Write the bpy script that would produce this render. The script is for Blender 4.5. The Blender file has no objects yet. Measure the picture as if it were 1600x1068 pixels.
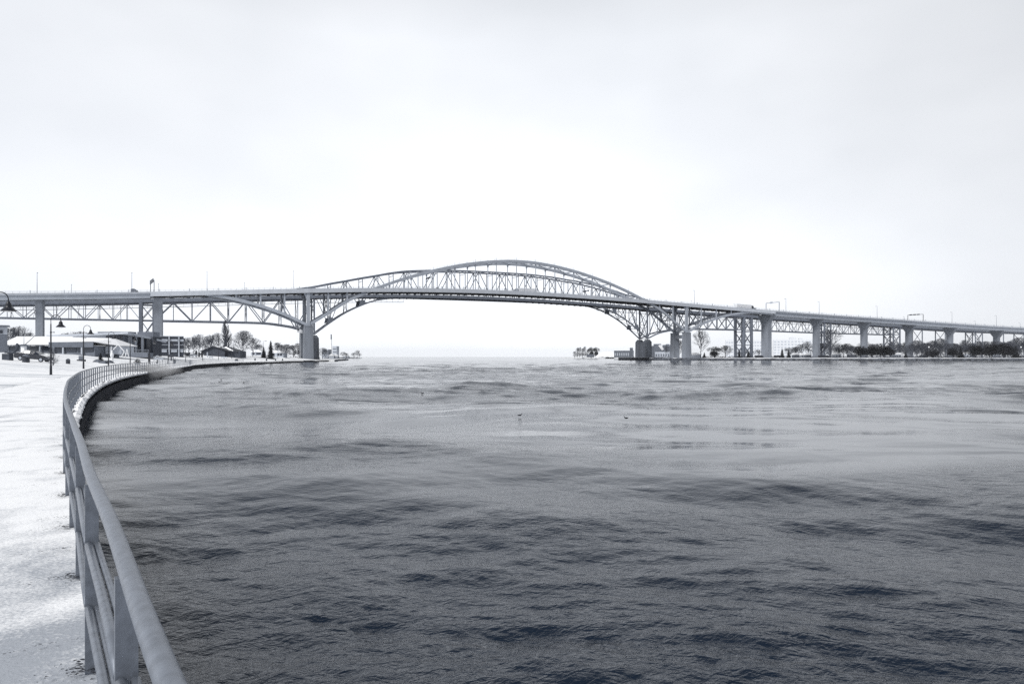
import bpy, math, random
import numpy as np
from mathutils import Vector

# ------------------------------------------------------------------ camera, sky, sun
scene = bpy.context.scene
COL = scene.collection
EYE = 2.8            # metres above the water
FPX, HZN = 1120.0, 557.0   # focal length and horizon row of the 1600 px wide photograph

cam_d = bpy.data.cameras.new('camera'); cam = bpy.data.objects.new('camera', cam_d); COL.objects.link(cam)
cam.location = (0, 0, EYE); cam.rotation_euler = (math.pi/2, 0, 0)
cam_d.sensor_width = 36; cam_d.lens = 36*FPX/1600; cam_d.shift_y = (HZN-534)/1600
cam_d.clip_start = 0.05; cam_d.clip_end = 20000
scene.camera = cam

SUN_EL, SUN_AZ = 40, 215       # degrees; behind the camera and well to its left
world = bpy.data.worlds.new('World'); scene.world = world; world.use_nodes = True
nt = world.node_tree; nt.nodes.clear()
def N(t, **kw):
    n = nt.nodes.new(t)
    for k, v in kw.items(): setattr(n, k, v)
    return n
L = nt.links.new
out = N('ShaderNodeOutputWorld'); bg = N('ShaderNodeBackground'); bg.inputs['Strength'].default_value = 0.1
sky = N('ShaderNodeTexSky'); sky.sky_type = 'NISHITA'; sky.sun_disc = False
sky.sun_elevation = math.radians(SUN_EL); sky.sun_rotation = math.radians(SUN_AZ)
hs = N('ShaderNodeHueSaturation'); hs.inputs['Saturation'].default_value = 0.12
tc = N('ShaderNodeTexCoord'); sep = N('ShaderNodeSeparateXYZ')
L(tc.outputs['Generated'], sep.inputs[0])
mp = N('ShaderNodeMapping'); mp.inputs['Scale'].default_value = (1.6, 1.6, 3.2)
n1 = N('ShaderNodeTexNoise'); n1.inputs['Scale'].default_value = 1.9; n1.inputs['Detail'].default_value = 3; n1.inputs['Roughness'].default_value = 0.5
L(tc.outputs['Generated'], mp.inputs[0]); L(mp.outputs[0], n1.inputs['Vector'])
cr = N('ShaderNodeValToRGB')
cr.color_ramp.elements[0].position = 0.30; cr.color_ramp.elements[0].color = (6.15, 6.22, 6.3, 1)
cr.color_ramp.elements[1].position = 0.62; cr.color_ramp.elements[1].color = (6.95, 6.97, 7.0, 1)
L(n1.outputs[0], cr.inputs[0])
# overcast dimmed overhead, out of view, to darken the near water; brighter low down
dome = N('ShaderNodeValToRGB'); d = dome.color_ramp
d.elements[0].position = 0.0; d.elements[0].color = (1.12, 1.145, 1.19, 1)
d.elements[1].position = 1.0; d.elements[1].color = (.38, .40, .44, 1)
for p, v in ((.12, 1.18), (.22, 1.08), (.34, 1.0), (.40, .97), (.45, .86), (.50, .60), (.58, .42), (.8, .36)):
    e = d.elements.new(p); e.color = (v*.962, v*.985, v*1.025, 1)
L(sep.outputs['Z'], dome.inputs[0])
side = N('ShaderNodeValToRGB'); s_ = side.color_ramp     # along X: darker cloud towards the east and west
s_.elements[0].position = 0.12; s_.elements[0].color = (.80, .81, .83, 1)
s_.elements[1].position = 0.98; s_.elements[1].color = (.74, .75, .78, 1)
for p, v in ((.30, .92), (.44, 1.0), (.58, 1.0), (.72, .83), (.82, .72)):
    e = s_.elements.new(p); e.color = (v, v*1.004, v*1.01, 1)
mx = N('ShaderNodeMath', operation='MULTIPLY_ADD'); mx.inputs[1].default_value = .5; mx.inputs[2].default_value = .5
L(sep.outputs['X'], mx.inputs[0]); L(mx.outputs[0], side.inputs[0])
def mul(a, b):
    m = N('ShaderNodeMix', data_type='RGBA', blend_type='MULTIPLY'); m.inputs[0].default_value = 1
    L(a, m.inputs[6]); L(b, m.inputs[7]); return m.outputs[2]
back = N('ShaderNodeValToRGB'); b_ = back.color_ramp     # sky dimmed to the south, behind the viewer, to shade faces turned there
b_.elements[0].position = .12; b_.elements[0].color = (.62, .63, .66, 1); b_.elements[1].position = .52; b_.elements[1].color = (1, 1, 1, 1)
my = N('ShaderNodeMath', operation='MULTIPLY_ADD'); my.inputs[1].default_value = .5; my.inputs[2].default_value = .5
L(sep.outputs['Y'], my.inputs[0]); L(my.outputs[0], back.inputs[0])
cloud = mul(mul(mul(cr.outputs[0], dome.outputs[0]), side.outputs[0]), back.outputs[0])
mixs = N('ShaderNodeMix', data_type='RGBA'); mixs.inputs[0].default_value = 0.93
L(sky.outputs[0], hs.inputs['Color']); L(hs.outputs[0], mixs.inputs[6]); L(cloud, mixs.inputs[7])
L(mixs.outputs[2], bg.inputs['Color']); L(bg.outputs[0], out.inputs['Surface'])

sun_d = bpy.data.lights.new('sun', 'SUN'); sun = bpy.data.objects.new('sun', sun_d); COL.objects.link(sun)
sun_d.energy = 2.15; sun_d.angle = math.radians(20); sun_d.color = (1, .985, .96)
az, el = math.radians(SUN_AZ), math.radians(SUN_EL)
sv = Vector((math.sin(az)*math.cos(el), math.cos(az)*math.cos(el), math.sin(el)))
sun.rotation_euler = sv.to_track_quat('Z', 'Y').to_euler()
scene.view_settings.view_transform = 'Standard'; scene.view_settings.look = 'None'
scene.view_settings.exposure = 0.62; scene.view_settings.gamma = 1
scene.cycles.use_denoising = False      # a little grain, as on the photograph

# ------------------------------------------------------------------ materials
def mat(name, col, rough=.7, var=.12, scale=3.0, bump=0.0, spec=.4, metal=0.0, stretch=(1, 1, 1), emit=None):
    m = bpy.data.materials.new(name); m.use_nodes = True; t = m.node_tree; b = t.nodes['Principled BSDF']
    b.inputs['Roughness'].default_value = rough; b.inputs['Specular IOR Level'].default_value = spec
    b.inputs['Metallic'].default_value = metal
    tcn = t.nodes.new('ShaderNodeTexCoord'); mpn = t.nodes.new('ShaderNodeMapping'); mpn.inputs['Scale'].default_value = stretch
    no = t.nodes.new('ShaderNodeTexNoise'); no.inputs['Scale'].default_value = scale; no.inputs['Detail'].default_value = 5
    t.links.new(tcn.outputs['Object'], mpn.inputs[0]); t.links.new(mpn.outputs[0], no.inputs['Vector'])
    r = t.nodes.new('ShaderNodeValToRGB')
    r.color_ramp.elements[0].position = .3; r.color_ramp.elements[1].position = .7
    r.color_ramp.elements[0].color = tuple(c*(1-var) for c in col)+(1,)
    r.color_ramp.elements[1].color = tuple(min(1, c*(1+var)) for c in col)+(1,)
    t.links.new(no.outputs[0], r.inputs[0]); t.links.new(r.outputs[0], b.inputs['Base Color'])
    if bump:
        bn = t.nodes.new('ShaderNodeBump'); bn.inputs['Strength'].default_value = 1; bn.inputs['Distance'].default_value = bump
        t.links.new(no.outputs[0], bn.inputs['Height']); t.links.new(bn.outputs[0], b.inputs['Normal'])
    if emit:
        b.inputs['Emission Color'].default_value = (*emit, 1); b.inputs['Emission Strength'].default_value = 1
    return m
M = {
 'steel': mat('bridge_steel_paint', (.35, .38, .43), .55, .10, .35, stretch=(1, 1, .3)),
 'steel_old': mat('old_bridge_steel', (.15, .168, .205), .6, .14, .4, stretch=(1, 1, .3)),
 'fascia': mat('lit_fascia_paint', (.50, .53, .58), .55, .08, .35, stretch=(1, 1, .3)),  # edge girder steel, brightened in colour to stand in for light on it
 'deck': mat('bridge_deck_concrete', (.36, .385, .43), .8, .08, .5),
 'shaded_steel': mat('shaded_floor_steel', (.018, .02, .028), .7, .1, .5),  # floor steel with the deck's underside shade put into its colour
 'pier': mat('pier_concrete', (.19, .208, .24), .85, .22, .22, stretch=(1, 1, .25)),
 'pier_old': mat('old_pier_concrete', (.09, .1, .12), .9, .35, .3, stretch=(1, 1, .3)),
 'galv': mat('galvanised_rail', (.18, .20, .235), .42, .16, 22, metal=.35, bump=.0015),
 'black': mat('black_paint', (.012, .014, .02), .4, .2, 3),
 'dark': mat('dark_paint', (.03, .034, .045), .5, .2, 3),
 'white': mat('white_paint', (.75, .76, .78), .5, .05, 3),
 'pale': mat('pale_wall', (.42, .45, .5), .8, .08, .6),
 'mid': mat('grey_wall', (.13, .145, .175), .8, .15, .6),
 'brick': mat('dark_brick', (.045, .052, .068), .85, .25, 1.2),
 'glass': mat('dark_glass', (.03, .036, .05), .12, .1, 1, spec=.6),
 'snow': mat('roof_snow', (.87, .88, .9), .9, .03, .5, bump=.05),
 'bark': mat('bark', (.085, .092, .11), .9, .25, 2),
 'twig': mat('bare_twigs', (.065, .072, .09), .9, .25, 1),
 'needle': mat('evergreen_needles', (.022, .026, .034), .85, .4, .7),
 'needle_dark': mat('pine_needles', (.012, .014, .02), .85, .4, .7),
 'rock': mat('shore_rock', (.09, .1, .12), .95, .7, .6, bump=.05),
 'pile': mat('sheet_pile_steel', (.022, .025, .034), .7, .5, 1.2, stretch=(1, 1, .3)),
 'coping': mat('coping_concrete', (.42, .44, .47), .9, .3, 2.5, bump=.01),
 'lampglow': mat('lamp_glass', (.8, .8, .8), .3, .02, 1),
}

# ------------------------------------------------------------------ mesh helpers
class MB:
    def __init__(s): s.v = []; s.f = []
    def add(s, vs, fs):
        o = len(s.v); s.v += [tuple(p) for p in vs]; s.f += [tuple(i+o for i in f) for f in fs]; return s
    def box(s, c, size, rz=0):
        x, y, z = [k/2 for k in size]; ca, sa = math.cos(rz), math.sin(rz)
        vs = []
        for dz in (-z, z):
            for dx, dy in ((-x, -y), (x, -y), (x, y), (-x, y)):
                vs.append((c[0]+dx*ca-dy*sa, c[1]+dx*sa+dy*ca, c[2]+dz))
        return s.add(vs, [(3, 2, 1, 0), (4, 5, 6, 7), (0, 1, 5, 4), (1, 2, 6, 5), (2, 3, 7, 6), (3, 0, 4, 7)])
    def beam(s, a, b, w, h):
        a, b = Vector(a), Vector(b); d = (b-a)
        if d.length < 1e-6: return s
        d.normalize(); up = Vector((0, 0, 1)) if abs(d.z) < .999 else Vector((ND[0], ND[1], 0))
        sd = d.cross(up).normalized(); u = sd.cross(d)
        vs = []
        for p in (a, b):
            for i, j in ((-1, -1), (1, -1), (1, 1), (-1, 1)):
                vs.append(p+sd*(i*w/2)+u*(j*h/2))
        return s.add(vs, [(3, 2, 1, 0), (4, 5, 6, 7), (0, 1, 5, 4), (1, 2, 6, 5), (2, 3, 7, 6), (3, 0, 4, 7)])
    def vbox(s, p, wt, ww, z0, z1, taper=1.0):     # upright box aligned with the bridge
        vs = []
        for z, k in ((z0, 1.0), (z1, taper)):
            for i, j in ((-1, -1), (1, -1), (1, 1), (-1, 1)):
                vs.append((p[0]+TD[0]*i*wt/2*k+ND[0]*j*ww/2*k, p[1]+TD[1]*i*wt/2*k+ND[1]*j*ww/2*k, z))
        return s.add(vs, [(3, 2, 1, 0), (4, 5, 6, 7), (0, 1, 5, 4), (1, 2, 6, 5), (2, 3, 7, 6), (3, 0, 4, 7)])
    def prism(s, a, b, r0, r1, n=3, caps=False):
        a, b = Vector(a), Vector(b); d = (b-a)
        if d.length < 1e-6: return s
        d.normalize(); u = d.orthogonal().normalized(); w = d.cross(u)
        vs = [p+(u*math.cos(2*math.pi*k/n)+w*math.sin(2*math.pi*k/n))*r for p, r in ((a, r0), (b, r1)) for k in range(n)]
        fs = [(k, (k+1) % n, n+(k+1) % n, n+k) for k in range(n)]
        if caps: fs += [tuple(range(n-1, -1, -1)), tuple(range(n, 2*n))]
        return s.add(vs, fs)
    def tube(s, pts, r, n=8, caps=True):
        pts = [Vector(p) for p in pts]; rings = []; vs = []; m = len(pts)
        prev = None
        for i, p in enumerate(pts):
            d = (pts[min(i+1, m-1)]-pts[max(i-1, 0)]).normalized()
            u = Vector((0, 0, 1)).cross(d) if prev is None else prev
            if u.length < 1e-3: u = Vector((1, 0, 0))
            u = (u-d*u.dot(d)).normalized(); prev = u; w = d.cross(u)
            rr = r[i] if isinstance(r, (list, tuple)) else r
            vs += [p+(u*math.cos(2*math.pi*k/n)+w*math.sin(2*math.pi*k/n))*rr for k in range(n)]
        fs = [(i*n+k, i*n+(k+1) % n, (i+1)*n+(k+1) % n, (i+1)*n+k) for i in range(m-1) for k in range(n)]
        if caps: fs += [tuple(range(n-1, -1, -1)), tuple((m-1)*n+k for k in range(n))]
        return s.add(vs, fs)
    def lathe(s, c, prof, n=16):
        vs = [(c[0]+r*math.cos(2*math.pi*k/n), c[1]+r*math.sin(2*math.pi*k/n), c[2]+z) for r, z in prof for k in range(n)]
        m = len(prof)
        fs = [(i*n+k, i*n+(k+1) % n, (i+1)*n+(k+1) % n, (i+1)*n+k) for i in range(m-1) for k in range(n)]
        fs += [tuple(range(n-1, -1, -1)), tuple((m-1)*n+k for k in range(n))]
        return s.add(vs, fs)
    def extrude(s, prof, a, b):      # prof: list of (x,z) drawn at point a's frame, swept to b: vectors given by callers
        n = len(prof); vs = [a(p) for p in prof]+[b(p) for p in prof]
        fs = [(i, (i+1) % n, n+(i+1) % n, n+i) for i in range(n)]+[tuple(range(n-1, -1, -1)), tuple(range(n, 2*n))]
        return s.add(vs, fs)
    def build(s, name, m, parent=None, smooth=False, loc=(0, 0, 0)):
        me = bpy.data.meshes.new(name)
        me.from_pydata(s.v, [], s.f)
        me.materials.append(m); me.validate(); me.update()
        if smooth: me.polygons.foreach_set('use_smooth', [True]*len(me.polygons))
        o = bpy.data.objects.new(name, me); COL.objects.link(o)
        if parent is not None: o.parent = parent
        o.location = loc
        return o

def tag(o, label=None, cat=None, group=None, kind=None):
    if label: o['label'] = label
    if cat: o['category'] = cat
    if group: o['group'] = group
    if kind: o['kind'] = kind
    return o
def thing(name, label, cat, loc=(0, 0, 0), rz=0, group=None):
    o = bpy.data.objects.new(name, None); COL.objects.link(o); o.location = loc; o.rotation_euler = (0, 0, rz)
    o.empty_display_size = .1
    return tag(o, label, cat, group)
def dup(root, loc, rz=0, sc=None, label=None, cat=None, group=None):
    r = root.copy(); COL.objects.link(r); r.location = loc; r.rotation_euler = (0, 0, rz)
    if sc: r.scale = sc if isinstance(sc, (tuple, list)) else (sc, sc, sc)
    if label: r['label'] = label
    if group: r['group'] = group
    for ch in list(root.children):
        c = ch.copy(); COL.objects.link(c); c.parent = r
        for g in list(ch.children):
            q = g.copy(); COL.objects.link(q); q.parent = c
    return r
def at(px, Y, z=0.0):          # a place on the ground at distance Y along the view
    return Vector(((px-800)/FPX*Y, Y, z))
ORD = ['first', 'second', 'third', 'fourth', 'fifth', 'sixth', 'seventh', 'eighth', 'ninth', 'tenth', 'eleventh', 'twelfth',
       'thirteenth', 'fourteenth', 'fifteenth', 'sixteenth', 'seventeenth', 'eighteenth', 'nineteenth', 'twentieth',
       'twenty-first', 'twenty-second', 'twenty-third', 'twenty-fourth']
def catmull(P, step):
    P = [np.array(p, float) for p in P]; outp = []
    for i in range(len(P)-1):
        p0 = P[i-1] if i else 2*P[0]-P[1]; p1, p2 = P[i], P[i+1]; p3 = P[i+2] if i+2 < len(P) else 2*P[-1]-P[-2]
        k = max(1, int(np.linalg.norm(p2-p1)/step))
        for j in range(k):
            t = j/k
            outp.append(.5*((2*p1)+(-p0+p2)*t+(2*p0-5*p1+4*p2-p3)*t*t+(-p0+3*p1-3*p2+p3)*t**3))
    outp.append(P[-1]); return outp

# ------------------------------------------------------------------ bridge axes
TD = (.903258, .429098); ND = (-.429098, .903258); BP0 = (6.24, 481.59)
def BR(t, z, w=0.0): return Vector((BP0[0]+TD[0]*t+ND[0]*w, BP0[1]+TD[1]*t+ND[1]*w, z))
def un(px, w=0.0):            # distance along the bridge of an upright seen at column px
    u = (px-800)/FPX; ox, oy = BP0[0]+ND[0]*w, BP0[1]+ND[1]*w
    return (u*oy-ox)/(TD[0]-u*TD[1])
_pt = [(-360, 30.2), (-290, 34.1), (-273, 35.0), (-256, 36.0), (-221, 37.9), (-202, 39.0), (-182, 40.2), (-139.5, 42.5), (-94, 44.9), (-52, 46.2),
       (-7, 46.8), (42.5, 46.4), (96.5, 44.6), (138, 42.5), (175, 41.5), (221, 40.2), (275, 38.8), (332, 37.2), (391, 35.6), (449, 34.2), (520, 32.9), (566, 32.0), (720, 27.0)]
_poly = np.polyfit([p[0]/400 for p in _pt], [p[1] for p in _pt], 8)
def zA(t): return float(np.polyval(_poly, t/400))
def zB(t): return zA(t)-0.9
def smooth_interp(kn):
    c = catmull(kn, 2.0); xs = [p[0] for p in c]; zs = [p[1] for p in c]
    return lambda t: float(np.interp(t, xs, zs))
def rng(a, b, st):
    n = max(1, int(round(abs(b-a)/st))); return [a+(b-a)*i/n for i in range(n+1)]
def ribbon(mb, ts, ztop, zbot, w0, w1):
    vs = []
    for t in ts:
        a, b = zbot(t), ztop(t)
        vs += [BR(t, a, w0), BR(t, a, w1), BR(t, b, w1), BR(t, b, w0)]
    fs = [(3, 2, 1, 0)]
    for i in range(len(ts)-1):
        o = i*4
        for k in range(4): fs.append((o+k, o+(k+1) % 4, o+4+(k+1) % 4, o+4+k))
    o = (len(ts)-1)*4; fs.append((o, o+1, o+2, o+3))
    return mb.add(vs, fs)

# ------------------------------------------------------------------ near bridge: tied arch with continuous side spans
WA = 14.0
near = thing('arch_bridge', 'nearer light grey steel bridge whose tall arch rises above its deck over mid-river', 'bridge', BR(0, 0, 7))
near_inv = Vector(near.location)
def part(mb, name, m, parent, **kw):
    """link as a part: geometry is written in world metres, so undo the parent's position"""
    root = parent
    off = Vector((0, 0, 0))
    while root is not None: off += Vector(root.location); root = root.parent
    o = mb.build(name, m, parent); o.location = -off
    if kw.get('kind'): o['kind'] = kw['kind']
    if kw.get('label'): o['label'] = kw['label']
    return o
def sub(mb, name, m, parent): 
    o = mb.build(name, m, parent); return o           # parent is itself a part drawn in the same frame

T_L, T_R = -350, 720
ribA = smooth_interp([(-139.6, 21.3), (-127, 29.3), (-115.8, 36.8), (-101, 43.6), (-86, 49.6), (-70.5, 54.8), (-55.6, 58.9), (-40.4, 62.3), (-25.7, 64.7), (-11, 66.2), (0, 66.5),
                      (11, 66.2), (25.7, 64.7), (40.4, 62.3), (55.6, 58.9), (70.5, 54.8), (86, 49.6), (101, 43.6), (115.8, 36.8), (127, 29.3), (139, 21.3)])
sideA = smooth_interp([(139.3, 21.0), (153, 27.4), (167.8, 32.3), (182.6, 35.7), (197, 37.6), (208, 37.8), (230, 37.2)])
hang = [-104.1, -90.6, -76.8, -62.0, -47.6, -33.3, -18.4, -3.6, 10.9, 25.7, 40.7, 55.8, 70.8, 86.2, 99.9]
below = [-128.0, -116.7, 113.9, 126.2]
sidec = [-179.3, -166.2, -153.0, 153.1, 167.8, 182.6]
ts_all = rng(T_L, T_R, 6)
mb = MB(); ribbon(mb, rng(T_L, T_R, 6), lambda t: zA(t)-.75, lambda t: zA(t)-1.15, -.9, WA+.9); part(mb, 'deck', M['deck'], near)
# main-span edge girders, shallower approach girders
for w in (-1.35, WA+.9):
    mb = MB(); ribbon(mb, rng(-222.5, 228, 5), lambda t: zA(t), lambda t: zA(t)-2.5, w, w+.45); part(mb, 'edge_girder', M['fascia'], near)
for w in (-1.25, WA+.85):
    for a, b in ((T_L, -222.5), (228, T_R)):
        mb = MB(); ribbon(mb, rng(a, b, 6), lambda t: zA(t), lambda t: zA(t)-1.05, w, w+.4); part(mb, 'parapet', M['deck'], near)
for w in (1.2, WA-2.6):
    mb = MB(); ribbon(mb, rng(T_L, -222.5, 6), lambda t: zA(t)-1.15, lambda t: zA(t)-3.1, w-1.7, w-.9); ribbon(mb, rng(T_L, -222.5, 6), lambda t: zA(t)-3.1, lambda t: zA(t)-3.3, w-2.0, w-.6)
    part(mb, 'approach_girder', M['steel'], near)
    mb = MB(); ribbon(mb, rng(228, T_R, 6), lambda t: zA(t)-1.15, lambda t: zA(t)-3.9, w-1.2, w+2.4); part(mb, 'approach_girder', M['steel'], near)
# haunched webs where the side-span rib merges with the girder
for s in (-1, 1):
    for w in (-.65, WA+.05):
        mb = MB(); ribbon(mb, [s*x for x in rng(192, 221.5 if s < 0 else 226, 3)], lambda t: zA(t)-2.5, lambda t: min(zA(t)-2.45, sideA(abs(t))-.9), w, w+.6); part(mb, 'haunch_plate', M['steel'], near)
# floor framing below the deck
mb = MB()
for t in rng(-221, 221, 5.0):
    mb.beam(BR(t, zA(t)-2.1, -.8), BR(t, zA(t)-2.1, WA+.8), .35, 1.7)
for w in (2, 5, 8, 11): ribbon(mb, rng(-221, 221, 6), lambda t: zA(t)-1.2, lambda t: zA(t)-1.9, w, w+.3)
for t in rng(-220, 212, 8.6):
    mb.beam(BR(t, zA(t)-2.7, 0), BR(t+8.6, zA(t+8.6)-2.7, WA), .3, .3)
part(mb, 'floor_framing', M['shaded_steel'], near)
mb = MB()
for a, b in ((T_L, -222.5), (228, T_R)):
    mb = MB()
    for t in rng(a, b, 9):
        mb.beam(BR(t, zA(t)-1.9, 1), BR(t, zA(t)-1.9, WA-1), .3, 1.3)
    part(mb, 'floor_framing', M['shaded_steel'], near)
# guard rails along both deck edges
for w in (-1.12, WA+1.12):
    mb = MB()
    for t in rng(T_L, T_R, 3.0): mb.beam(BR(t, zA(t), w), BR(t, zA(t)+1.0, w), .12, .12)
    for h in (.5, 1.0): ribbon(mb, ts_all, lambda t: zA(t)+h, lambda t: zA(t)+h-.09, w-.05, w+.05)
    for t in [x for x in rng(T_L, T_R, 14.6)]: mb.beam(BR(t, zA(t), w), BR(t, zA(t)+1.45, w), .3, .3)
    part(mb, 'guard_rail', M['steel'], near)
# arch ribs, side-span ribs, hangers, columns
for w in (0, WA):
    mb = MB(); ribbon(mb, rng(-139.3, 139.3, 3.5), lambda t: ribA(t)+.95, lambda t: ribA(t)-.95, w-.55, w+.55)
    rib = part(mb, 'arch_rib', M['steel'], near)
    mb = MB()
    for t in rng(-104, 104, 4.9):
        mb.beam(BR(t, ribA(t)+.9, w), BR(t, ribA(t)+2.1, w), .07, .07)
    for t in hang: mb.beam(BR(t, ribA(t)+.9, w), BR(t, ribA(t)+2.6, w), .16, .16)
    for h in (1.5, 2.05): ribbon(mb, rng(-104, 104, 4.9), lambda t: ribA(t)+h, lambda t: ribA(t)+h-.05, w-.03, w+.03)
    sub(mb, 'handrail', M['steel'], rib)
    for s in (-1, 1):
        mb = MB(); ribbon(mb, [s*x for x in rng(139.5, 193, 3.5)], lambda t: sideA(abs(t))+.85, lambda t: sideA(abs(t))-.85, w-.6, w+.6)
        part(mb, 'side_span_rib', M['steel'], near)
    for t in hang[1:-1]:
        mb = MB(); mb.beam(BR(t, zA(t)-.3, w), BR(t, ribA(t)-.9, w), .42, .46)
        mb.beam(BR(t, ribA(t)-2.2, w), BR(t, ribA(t)-.8, w), 1.0, .5)
        part(mb, 'hanger', M['steel'], near)
    for t in below:
        mb = MB(); mb.beam(BR(t, ribA(t)+.5, w), BR(t, zA(t)-2.45, w), .9, .9); part(mb, 'spandrel_column', M['steel'], near)
    for t in sidec:
        mb = MB(); mb.beam(BR(t, sideA(abs(t))+.5, w), BR(t, zA(t)-2.45, w), .8, .8); part(mb, 'spandrel_column', M['steel'], near)
    for t in (-139.6, 139.0):
        mb = MB(); mb.beam(BR(t, 20.9, w), BR(t, zA(t)-2.45, w), 1.9, 1.5); part(mb, 'tower_column', M['steel'], near)
        mb = MB()
        mb.extrude([(-2.8, -2.5), (2.8, -2.5), (.95, -6), (-.95, -6)], lambda p: BR(t+p[0], zA(t)+p[1], w-.2), lambda p: BR(t+p[0], zA(t)+p[1], w+.25))
        part(mb, 'gusset_plate', M['steel'], near)
mb = MB()
for i, t in enumerate(hang):
    if zA(t)+6 < ribA(t): mb.beam(BR(t, ribA(t)-.1, .5), BR(t, ribA(t)-.1, WA-.5), .5, .7)
    if i+1 < len(hang) and zA(t)+5 < ribA(t) and zA(hang[i+1])+5 < ribA(hang[i+1]):
        t2 = hang[i+1]; tm = (t+t2)/2; zm = (ribA(t)+ribA(t2))/2
        mb.beam(BR(t, ribA(t), .5), BR(tm, zm, WA/2), .3, .35); mb.beam(BR(t, ribA(t), WA-.5), BR(tm, zm, WA/2), .3, .35)
        mb.beam(BR(tm, zm, WA/2), BR(t2, ribA(t2), .5), .3, .35); mb.beam(BR(tm, zm, WA/2), BR(t2, ribA(t2), WA-.5), .3, .35)
part(mb, 'top_bracing', M['steel'], near)
for sd_ in (-1, 1):
  mb = MB()
  for t in [x for x in below+sidec+[-139.6, 139.0] if x*sd_ > 0]:
      f = ribA if abs(t) < 138 else (lambda t: sideA(abs(t)) if abs(t) > 139.61 else 21)
      lo, hi = f(t), zA(t)-2.6
      if hi-lo > 7:
          mb.beam(BR(t, lo, 0), BR(t, hi, WA), .45, .45); mb.beam(BR(t, hi, 0), BR(t, lo, WA), .45, .45); mb.beam(BR(t, lo+.3, 0), BR(t, lo+.3, WA), .6, .7)
      else: mb.beam(BR(t, (lo+hi)/2, 0), BR(t, (lo+hi)/2, WA), .4, .4)
  for s in (sd_,):
      a = [139.6, 153, 167, 182, 195]
      for i in range(4):
          mb.beam(BR(s*a[i], sideA(a[i]), 0), BR(s*a[i+1], sideA(a[i+1]), WA), .4, .4); mb.beam(BR(s*a[i], sideA(a[i]), WA), BR(s*a[i+1], sideA(a[i+1]), 0), .4, .4)
      b = [139, 126.2, 113.9, 103]
      for i in range(3):
          mb.beam(BR(s*b[i], ribA(b[i]), 0), BR(s*b[i+1], ribA(b[i+1]), WA), .4, .4); mb.beam(BR(s*b[i], ribA(b[i]), WA), BR(s*b[i+1], ribA(b[i+1]), 0), .4, .4)
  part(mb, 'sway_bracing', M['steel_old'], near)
# maintenance hooks and walkway fittings on the underside
# main piers: two tapered shafts joined by a cross beam
for t in (-139.6, 139.0):
    mb = MB(); mb.beam(BR(t, 17.9, 2), BR(t, 17.9, WA-2), 3.2, 2.8)
    pr = part(mb, 'main_pier', M['pier'], near)
    for w in (0, WA):
        q = MB(); q.vbox(BR(t, 0, w), 5.5, 5.0, -.5, 20.4, .88); q.vbox(BR(t, 0, w), 5.1, 4.7, 20.4, 21.0)
        sub(q, 'shaft', M['pier'], pr)
# approach piers: broad shafts flaring into a hammerhead
for t in (-330, un(62.5, 7), un(247.5, 7), un(1197.5, 7), un(1275.5, 7), un(1350, 7), un(1420, 7), un(1484, 7), un(1557, 7), 610, 672):
    top = zA(t)-(3.35 if t < -222.6 else 3.95 if t > 229 else 3.2)
    wt = 4.2 if 210 < abs(t) < 232 else 3.1; hw = 3.6 if 210 < abs(t) < 232 else 2.6; tw = 6.8 if 210 < abs(t) < 232 else 6.0
    mb = MB()
    prof = [(4.6-7, 0), (4.6-7, top-5.6), (-7.6, top-1.6), (-7.6, top), (7.6, top), (7.6, top-1.6), (7-4.6, top-5.6), (7-4.6, 0)]
    prof = [(-hw, -.5), (-hw, top-6.0), (-tw, top-1.7), (-tw, top), (tw, top), (tw, top-1.7), (hw, top-6.0), (hw, -.5)]
    mb.extrude(prof, lambda p: BR(t-wt/2, p[1], 7+p[0]), lambda p: BR(t+wt/2, p[1], 7+p[0]))
    mb.vbox(BR(t, 0, 7-hw*.6), wt+.4, hw*.35, -.5, top-6); mb.vbox(BR(t, 0, 7+hw*.6), wt+.4, hw*.35, -.5, top-6)
    pr = part(mb, 'approach_pier', M['pier'], near)
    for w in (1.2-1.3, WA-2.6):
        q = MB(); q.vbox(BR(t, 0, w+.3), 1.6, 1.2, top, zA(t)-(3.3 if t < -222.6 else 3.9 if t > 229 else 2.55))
        sub(q, 'bearing', M['shaded_steel'], pr)

# ------------------------------------------------------------------ far bridge: cantilever through truss
W1, W2 = 40.0, 50.5
far_b = thing('truss_bridge', 'farther darker steel bridge with criss-cross cantilever truss seen behind the arch', 'bridge', BR(0, 0, 45))
PL, PR = -129.1, 132.2
NP = 25; DP = (PR-PL)/NP
low = smooth_interp([(-129.1, 17.2), (-119, 24.9), (-109, 31.6), (-99, 36.6), (-89, 40.4), (-79, 42.6), (-69, 43.3), (-50, 43.5), (0, 43.7), (53, 43.5), (72, 43.2), (82, 42.4), (92, 40.2),
                     (102, 36.6), (112, 31.6), (122, 24.9), (132.2, 17.2)])
tpc = smooth_interp([(-160, 41.2), (-147.5, 44.4), (-129, 48.0), (-120, 50.2), (-109, 52.6), (-99, 54.9), (-89, 57.0), (-79, 59.2), (-69, 60.9), (-57, 62.0), (-45, 62.7), (-27, 63.4), (0, 63.6), (26, 63.4), (37, 62.8),
                     (47, 62.2), (58, 61.0), (69, 60.0), (80, 58.4), (90, 56.6), (101, 54.3), (113, 51.3), (123, 49.9), (132.2, 48.0), (150, 44.4), (164, 41.2)])
lows = smooth_interp([(-228.6, 24.1), (-180, 24.1), (-160, 23.9), (-150, 22.9), (-139.6, 21.1), (-129.1, 17.2)])
lowr = smooth_interp([(132.2, 17.2), (142.4, 21.4), (152.7, 23.6), (163, 24.9), (178, 25.7), (205, 26), (241.9, 26)])
botr = smooth_interp([(241.9, 26), (290, 25.2), (330, 24.7), (400, 24.3), (433.7, 24.1)])
TL_END = -350
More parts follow.
